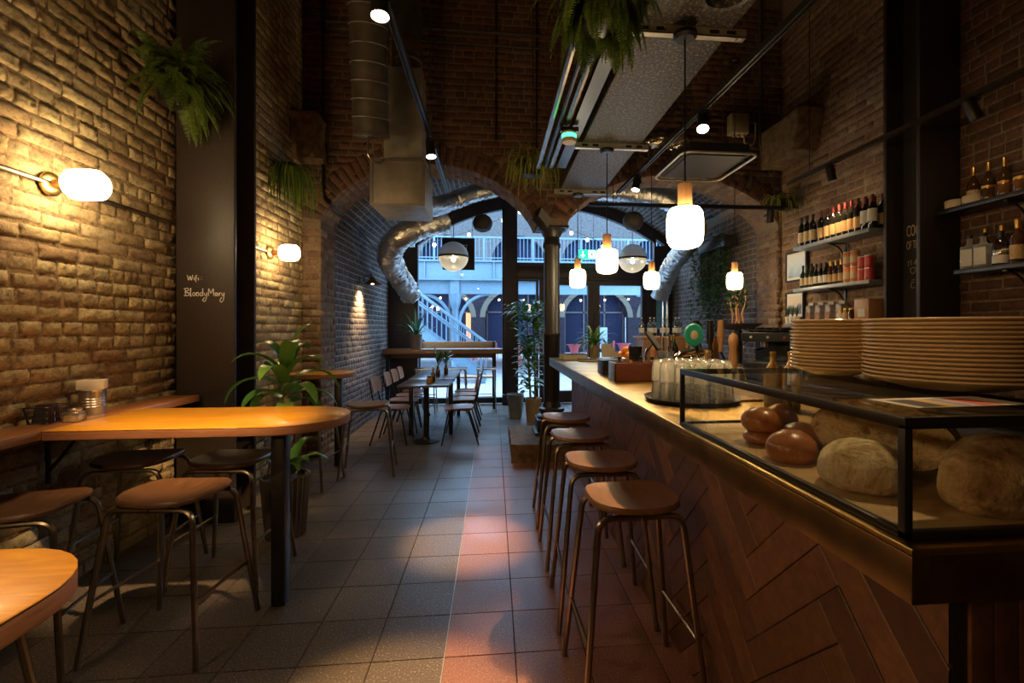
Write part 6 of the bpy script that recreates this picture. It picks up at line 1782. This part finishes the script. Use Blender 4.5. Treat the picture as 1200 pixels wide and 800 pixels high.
# far arcade: brick upper storey with arches, open arches below
t = thing('brick_arcade', 'grey brick arcade building across the yard with arches on two levels', 'building', (0, 0, 0))
FY = 26.0
def arch_wall(mb, x0, x1, z0, z1, openings, y0, y1, mi=0):
    """wall strip with round-topped openings (cx, half width, spring z, base z)"""
    X = sorted(set([x0, x1] + [c + h * math.cos(R(a)) for c, h, s, b_ in openings for a in range(0, 181, 15)]))
    for a, c in zip(X[:-1], X[1:]):
        m = (a + c) / 2
        o = next((o for o in openings if abs(m - o[0]) < o[1]), None)
        if o is None: mb.box(a, c, y0, y1, z0, z1, mi)
        else:
            f = lambda x: o[2] + .85 * math.sqrt(max(0, o[1] ** 2 - (x - o[0]) ** 2))
            vs = [(a, y0, f(a)), (c, y0, f(c)), (c, y0, z1), (a, y0, z1), (a, y1, f(a)), (c, y1, f(c)), (c, y1, z1), (a, y1, z1)]
            mb.add(vs, [(0, 1, 2, 3), (4, 7, 6, 5), (0, 4, 5, 1)], mi)
            if o[3] > z0: mb.box(a, c, y0, y1, z0, o[3], mi)
b = MB(); arch_wall(b, -20, 26, 4.6, 9.7, [(-14.2 + 3.9 * i, 1.45, 5.3, 4.6) for i in range(10)], FY, FY + .5); b.build('upper_wall', plain('grey_stock_brick', (.07, .066, .064), .9, var=.3, nscale=8, bmp=.3), t)
b = MB(); arch_wall(b, -20, 26, 0, 4.6, [(-12.1 + 4.5 * i, 1.85, 2.05, 0) for i in range(8)], FY + .6, FY + 1.1); b.build('lower_wall', plain('blue_dark_brick', (.02, .017, .022), .9, spec=.05, var=.3, nscale=8, bmp=.3), t)
for i in range(8):
    x = -12.1 + 4.5 * i
    b = MB(); b.box(x - 1.9, x + 1.9, FY + 1.3, FY + 1.36, 0, 3.7); s_ = b.build('shop_window', M['dark_glass'], t)
    b = MB()
    for k in (-1, -.35, .35, 1): b.box(x + k * 1.75 - .05, x + k * 1.75 + .05, FY + 1.22, FY + 1.29, 0, 3.6)
    b.box(x - 1.85, x + 1.85, FY + 1.22, FY + 1.29, 2.3, 2.4); b.build('mullion', M['dark_frame'], s_)
    b = MB(); b.box(x - 2.2, x + 2.2, FY + .42, FY + .48, 4.6, 7.0); b.build('upper_window', M['dark_glass'], t)
    b = MB(); n = 16; vs = []; fs = []
    for k in range(n + 1):
        a = R(180 * k / n)
        for rr, yy in ((1.85, .58), (2.15, .58), (1.85, .66)): vs.append((x + rr * math.cos(a), FY + yy, 2.05 + .85 * rr * math.sin(a)))
    for k in range(n): fs += [(3 * k, 3 * k + 3, 3 * k + 4, 3 * k + 1), (3 * k, 3 * k + 2, 3 * k + 5, 3 * k + 3)]
    b.add(vs, fs); b.build('arch_surround', M['far_stone'], t)
wl = glow('warm_shop_light', (1., .50, .18), 1.6)
b = MB(); b.box(-1.55, -.55, FY + 1.17, FY + 1.20, .3, 2.3); tag(b.build('lit_shopfront', glow('orange_shop_glow', (1., .25, .08), .5)), 'orange glowing shopfront across the yard behind the steel post', 'shopfront')
# festoon lights
def festoon(lab, p0, p1, n, sag):
    t = thing('festoon_lights', lab, 'string lights', p0, 0, 'festoon lights outside')
    P = []; d = Vector(p1) - Vector(p0)
    for i in range(41):
        f = i / 40; P.append(d * f + Vector((0, 0, -sag * 4 * f * (1 - f))))
    MB().tube(P, .008, 5).build('cable', M['black_plastic'], t)
    for i in range(n):
        q = P[int((i + .5) * 40 / n)]
        o = MB().lathe([(.022, 0), (.022, -.05), (0.0, -.05)][::-1], 8).ball((0, 0, -.085), .042, 10, 8, mi=1)
        o.build('bulb', [M['black_plastic'], M['bulb']], t, q)
festoon('festoon lights crossing down to the right above the glass doors', (.7, 11.2, 4.35), (4.6, 11.2, 2.9), 11, .12)
festoon('festoon lights crossing the top of the left shop window', (-2.4, 11.5, 3.35), (.9, 11.5, 4.5), 8, .2)
festoon('festoon lights under the walkway behind the steel post', (-5, 20, 2.95), (9, 20, 2.95), 12, .25)
# coral cafe tables and chairs
def cafe_table(lab, x, y):
    t = thing('cafe_table', lab, 'table', (x, y, -.004), 0, 'coral red cafe tables outside')
    MB().lathe([(.34, .70), (.345, .71), (.345, .73), (0, .73)], 24).build('tabletop', M['pink_seat'], t)
    MB().lathe([(.26, 0), (.25, .02), (.17, .3), (.19, .5), (.27, .70)], 18).build('pedestal', M['pink_seat'], t)
    return t
ct = cafe_table('coral red round table outside, left of the tan-potted climbing plant', .98, 19.5)
dup(ct, (-.95, 21.5, -.004), 0, 'coral red round table outside behind the window counter')
dup(ct, (3.55, 20.5, -.004), 0, 'coral red round table outside seen beside the iron column')
dup(ct, (6.05, 21.5, -.004), 0, 'coral red round table outside the farther glass door')
def cafe_chair(lab):
    t = thing('cafe_chair', lab, 'chair', (0, 0, 0), 0, 'coral red cafe chairs outside')
    slab(MB(), rrect(-.19, .19, -.19, .19, .06, 4), .44, .46, .004).build('seat', M['pink_seat'], t)
    for sx in (-1, 1):
        for sy in (-1, 1): MB().tube([(sx * .16, sy * .16, .44), (sx * .2, sy * .19, 0)], .013, 6).build('leg', M['pink_seat'], t)
    b = MB(); b.tube(fillet([(-.17, .18, .45), (-.18, .22, .84), (.18, .22, .84), (.17, .18, .45)], .08), .013, 6)
    for k in (-.08, 0, .08): b.box(k - .035, k + .035, .195, .205, .46, .83)
    b.build('backrest', M['pink_seat'], t); return t
cc = cafe_chair('coral red chair outside by the climbing plant table')
cc.location = (.35, 19.6, -.004); cc.rotation_euler = (0, 0, R(90))
dup(cc, (1.62, 19.3, -.004), R(-80), 'coral red chair outside, just left of the iron column')
dup(cc, (4.2, 20.4, -.004), R(-95), 'coral red chair outside beside the bar plant')
dup(cc, (5.4, 21.6, -.004), R(-90), 'coral red chair outside the farther glass door')
dup(cc, (-.3, 21.3, -.004), R(60), 'coral red chair outside behind the window counter')
t = thing('notice_board', 'plain pale blue notice board outside the glass doors', 'board', (2.38, 10.6, -.004))
MB().box(-.22, .22, -.02, .02, .98, 1.46, b=.005).build('board_panel', plain('pale_blue_panel', (.45, .62, .80), .5), t)
for x in (-.18, .18): MB().tube([(x, .03, 0), (x, .03, 1.4)], .015, 6).build('leg', M['dark_frame'], t)
t = thing('timber_bench', 'orange-brown timber bench back just outside the left window', 'bench', (-.72, 9.75, -.004))
b = MB(); b.box(-.85, .78, .16, .20, 1.02, 1.17, b=.004); b.build('back_board', M['oak'], t)
b = MB(); b.box(-.85, .78, -.18, .16, .44, .47, b=.004); b.build('seat_board', M['oak'], t)
for x in (-.8, .73):
    b = MB(); b.box(x - .03, x + .03, .13, .159, 0, 1.17); b.box(x - .03, x + .03, -.17, .13, .40, .439); b.box(x - .03, x + .03, -.17, -.13, 0, .40); b.build('leg', M['dark_frame'], t)

# ------------------------------------------------------------------ daylight
w = bpy.data.worlds.new('dusk'); SC.world = w; w.use_nodes = True
nt = w.node_tree; bg = nt.nodes['Background']
bg.inputs['Color'].default_value = (.40, .66, 1., 1); bg.inputs['Strength'].default_value = SKY
# ------------------------------------------------------------------ camera
cam = bpy.data.cameras.new('camera'); co = bpy.data.objects.new('camera', cam); COL.objects.link(co)
cam.sensor_fit = 'HORIZONTAL'; cam.sensor_width = 36.0
cam.lens = 552 / 1200 * 36
cam.shift_x = (600 - 631.15) / 1200
cam.shift_y = -(400 - 384) / 1200
co.location = (0, 0, 1.45); co.rotation_euler = (R(90), 0, R(-5.5))
cam.clip_start = .02; cam.clip_end = 200
SC.camera = co
vs_ = SC.view_settings
vs_.view_transform = 'Standard'; vs_.look = 'None'; vs_.gamma = 1.0; vs_.use_curve_mapping = False
vs_.exposure = EXPOSURE
SC.cycles.sample_clamp_indirect = 4.0
SC.cycles.max_bounces = 8; SC.cycles.diffuse_bounces = 3; SC.cycles.glossy_bounces = 3; SC.cycles.transmission_bounces = 6; SC.cycles.transparent_max_bounces = 24
SC.cycles.caustics_reflective = False; SC.cycles.caustics_refractive = False
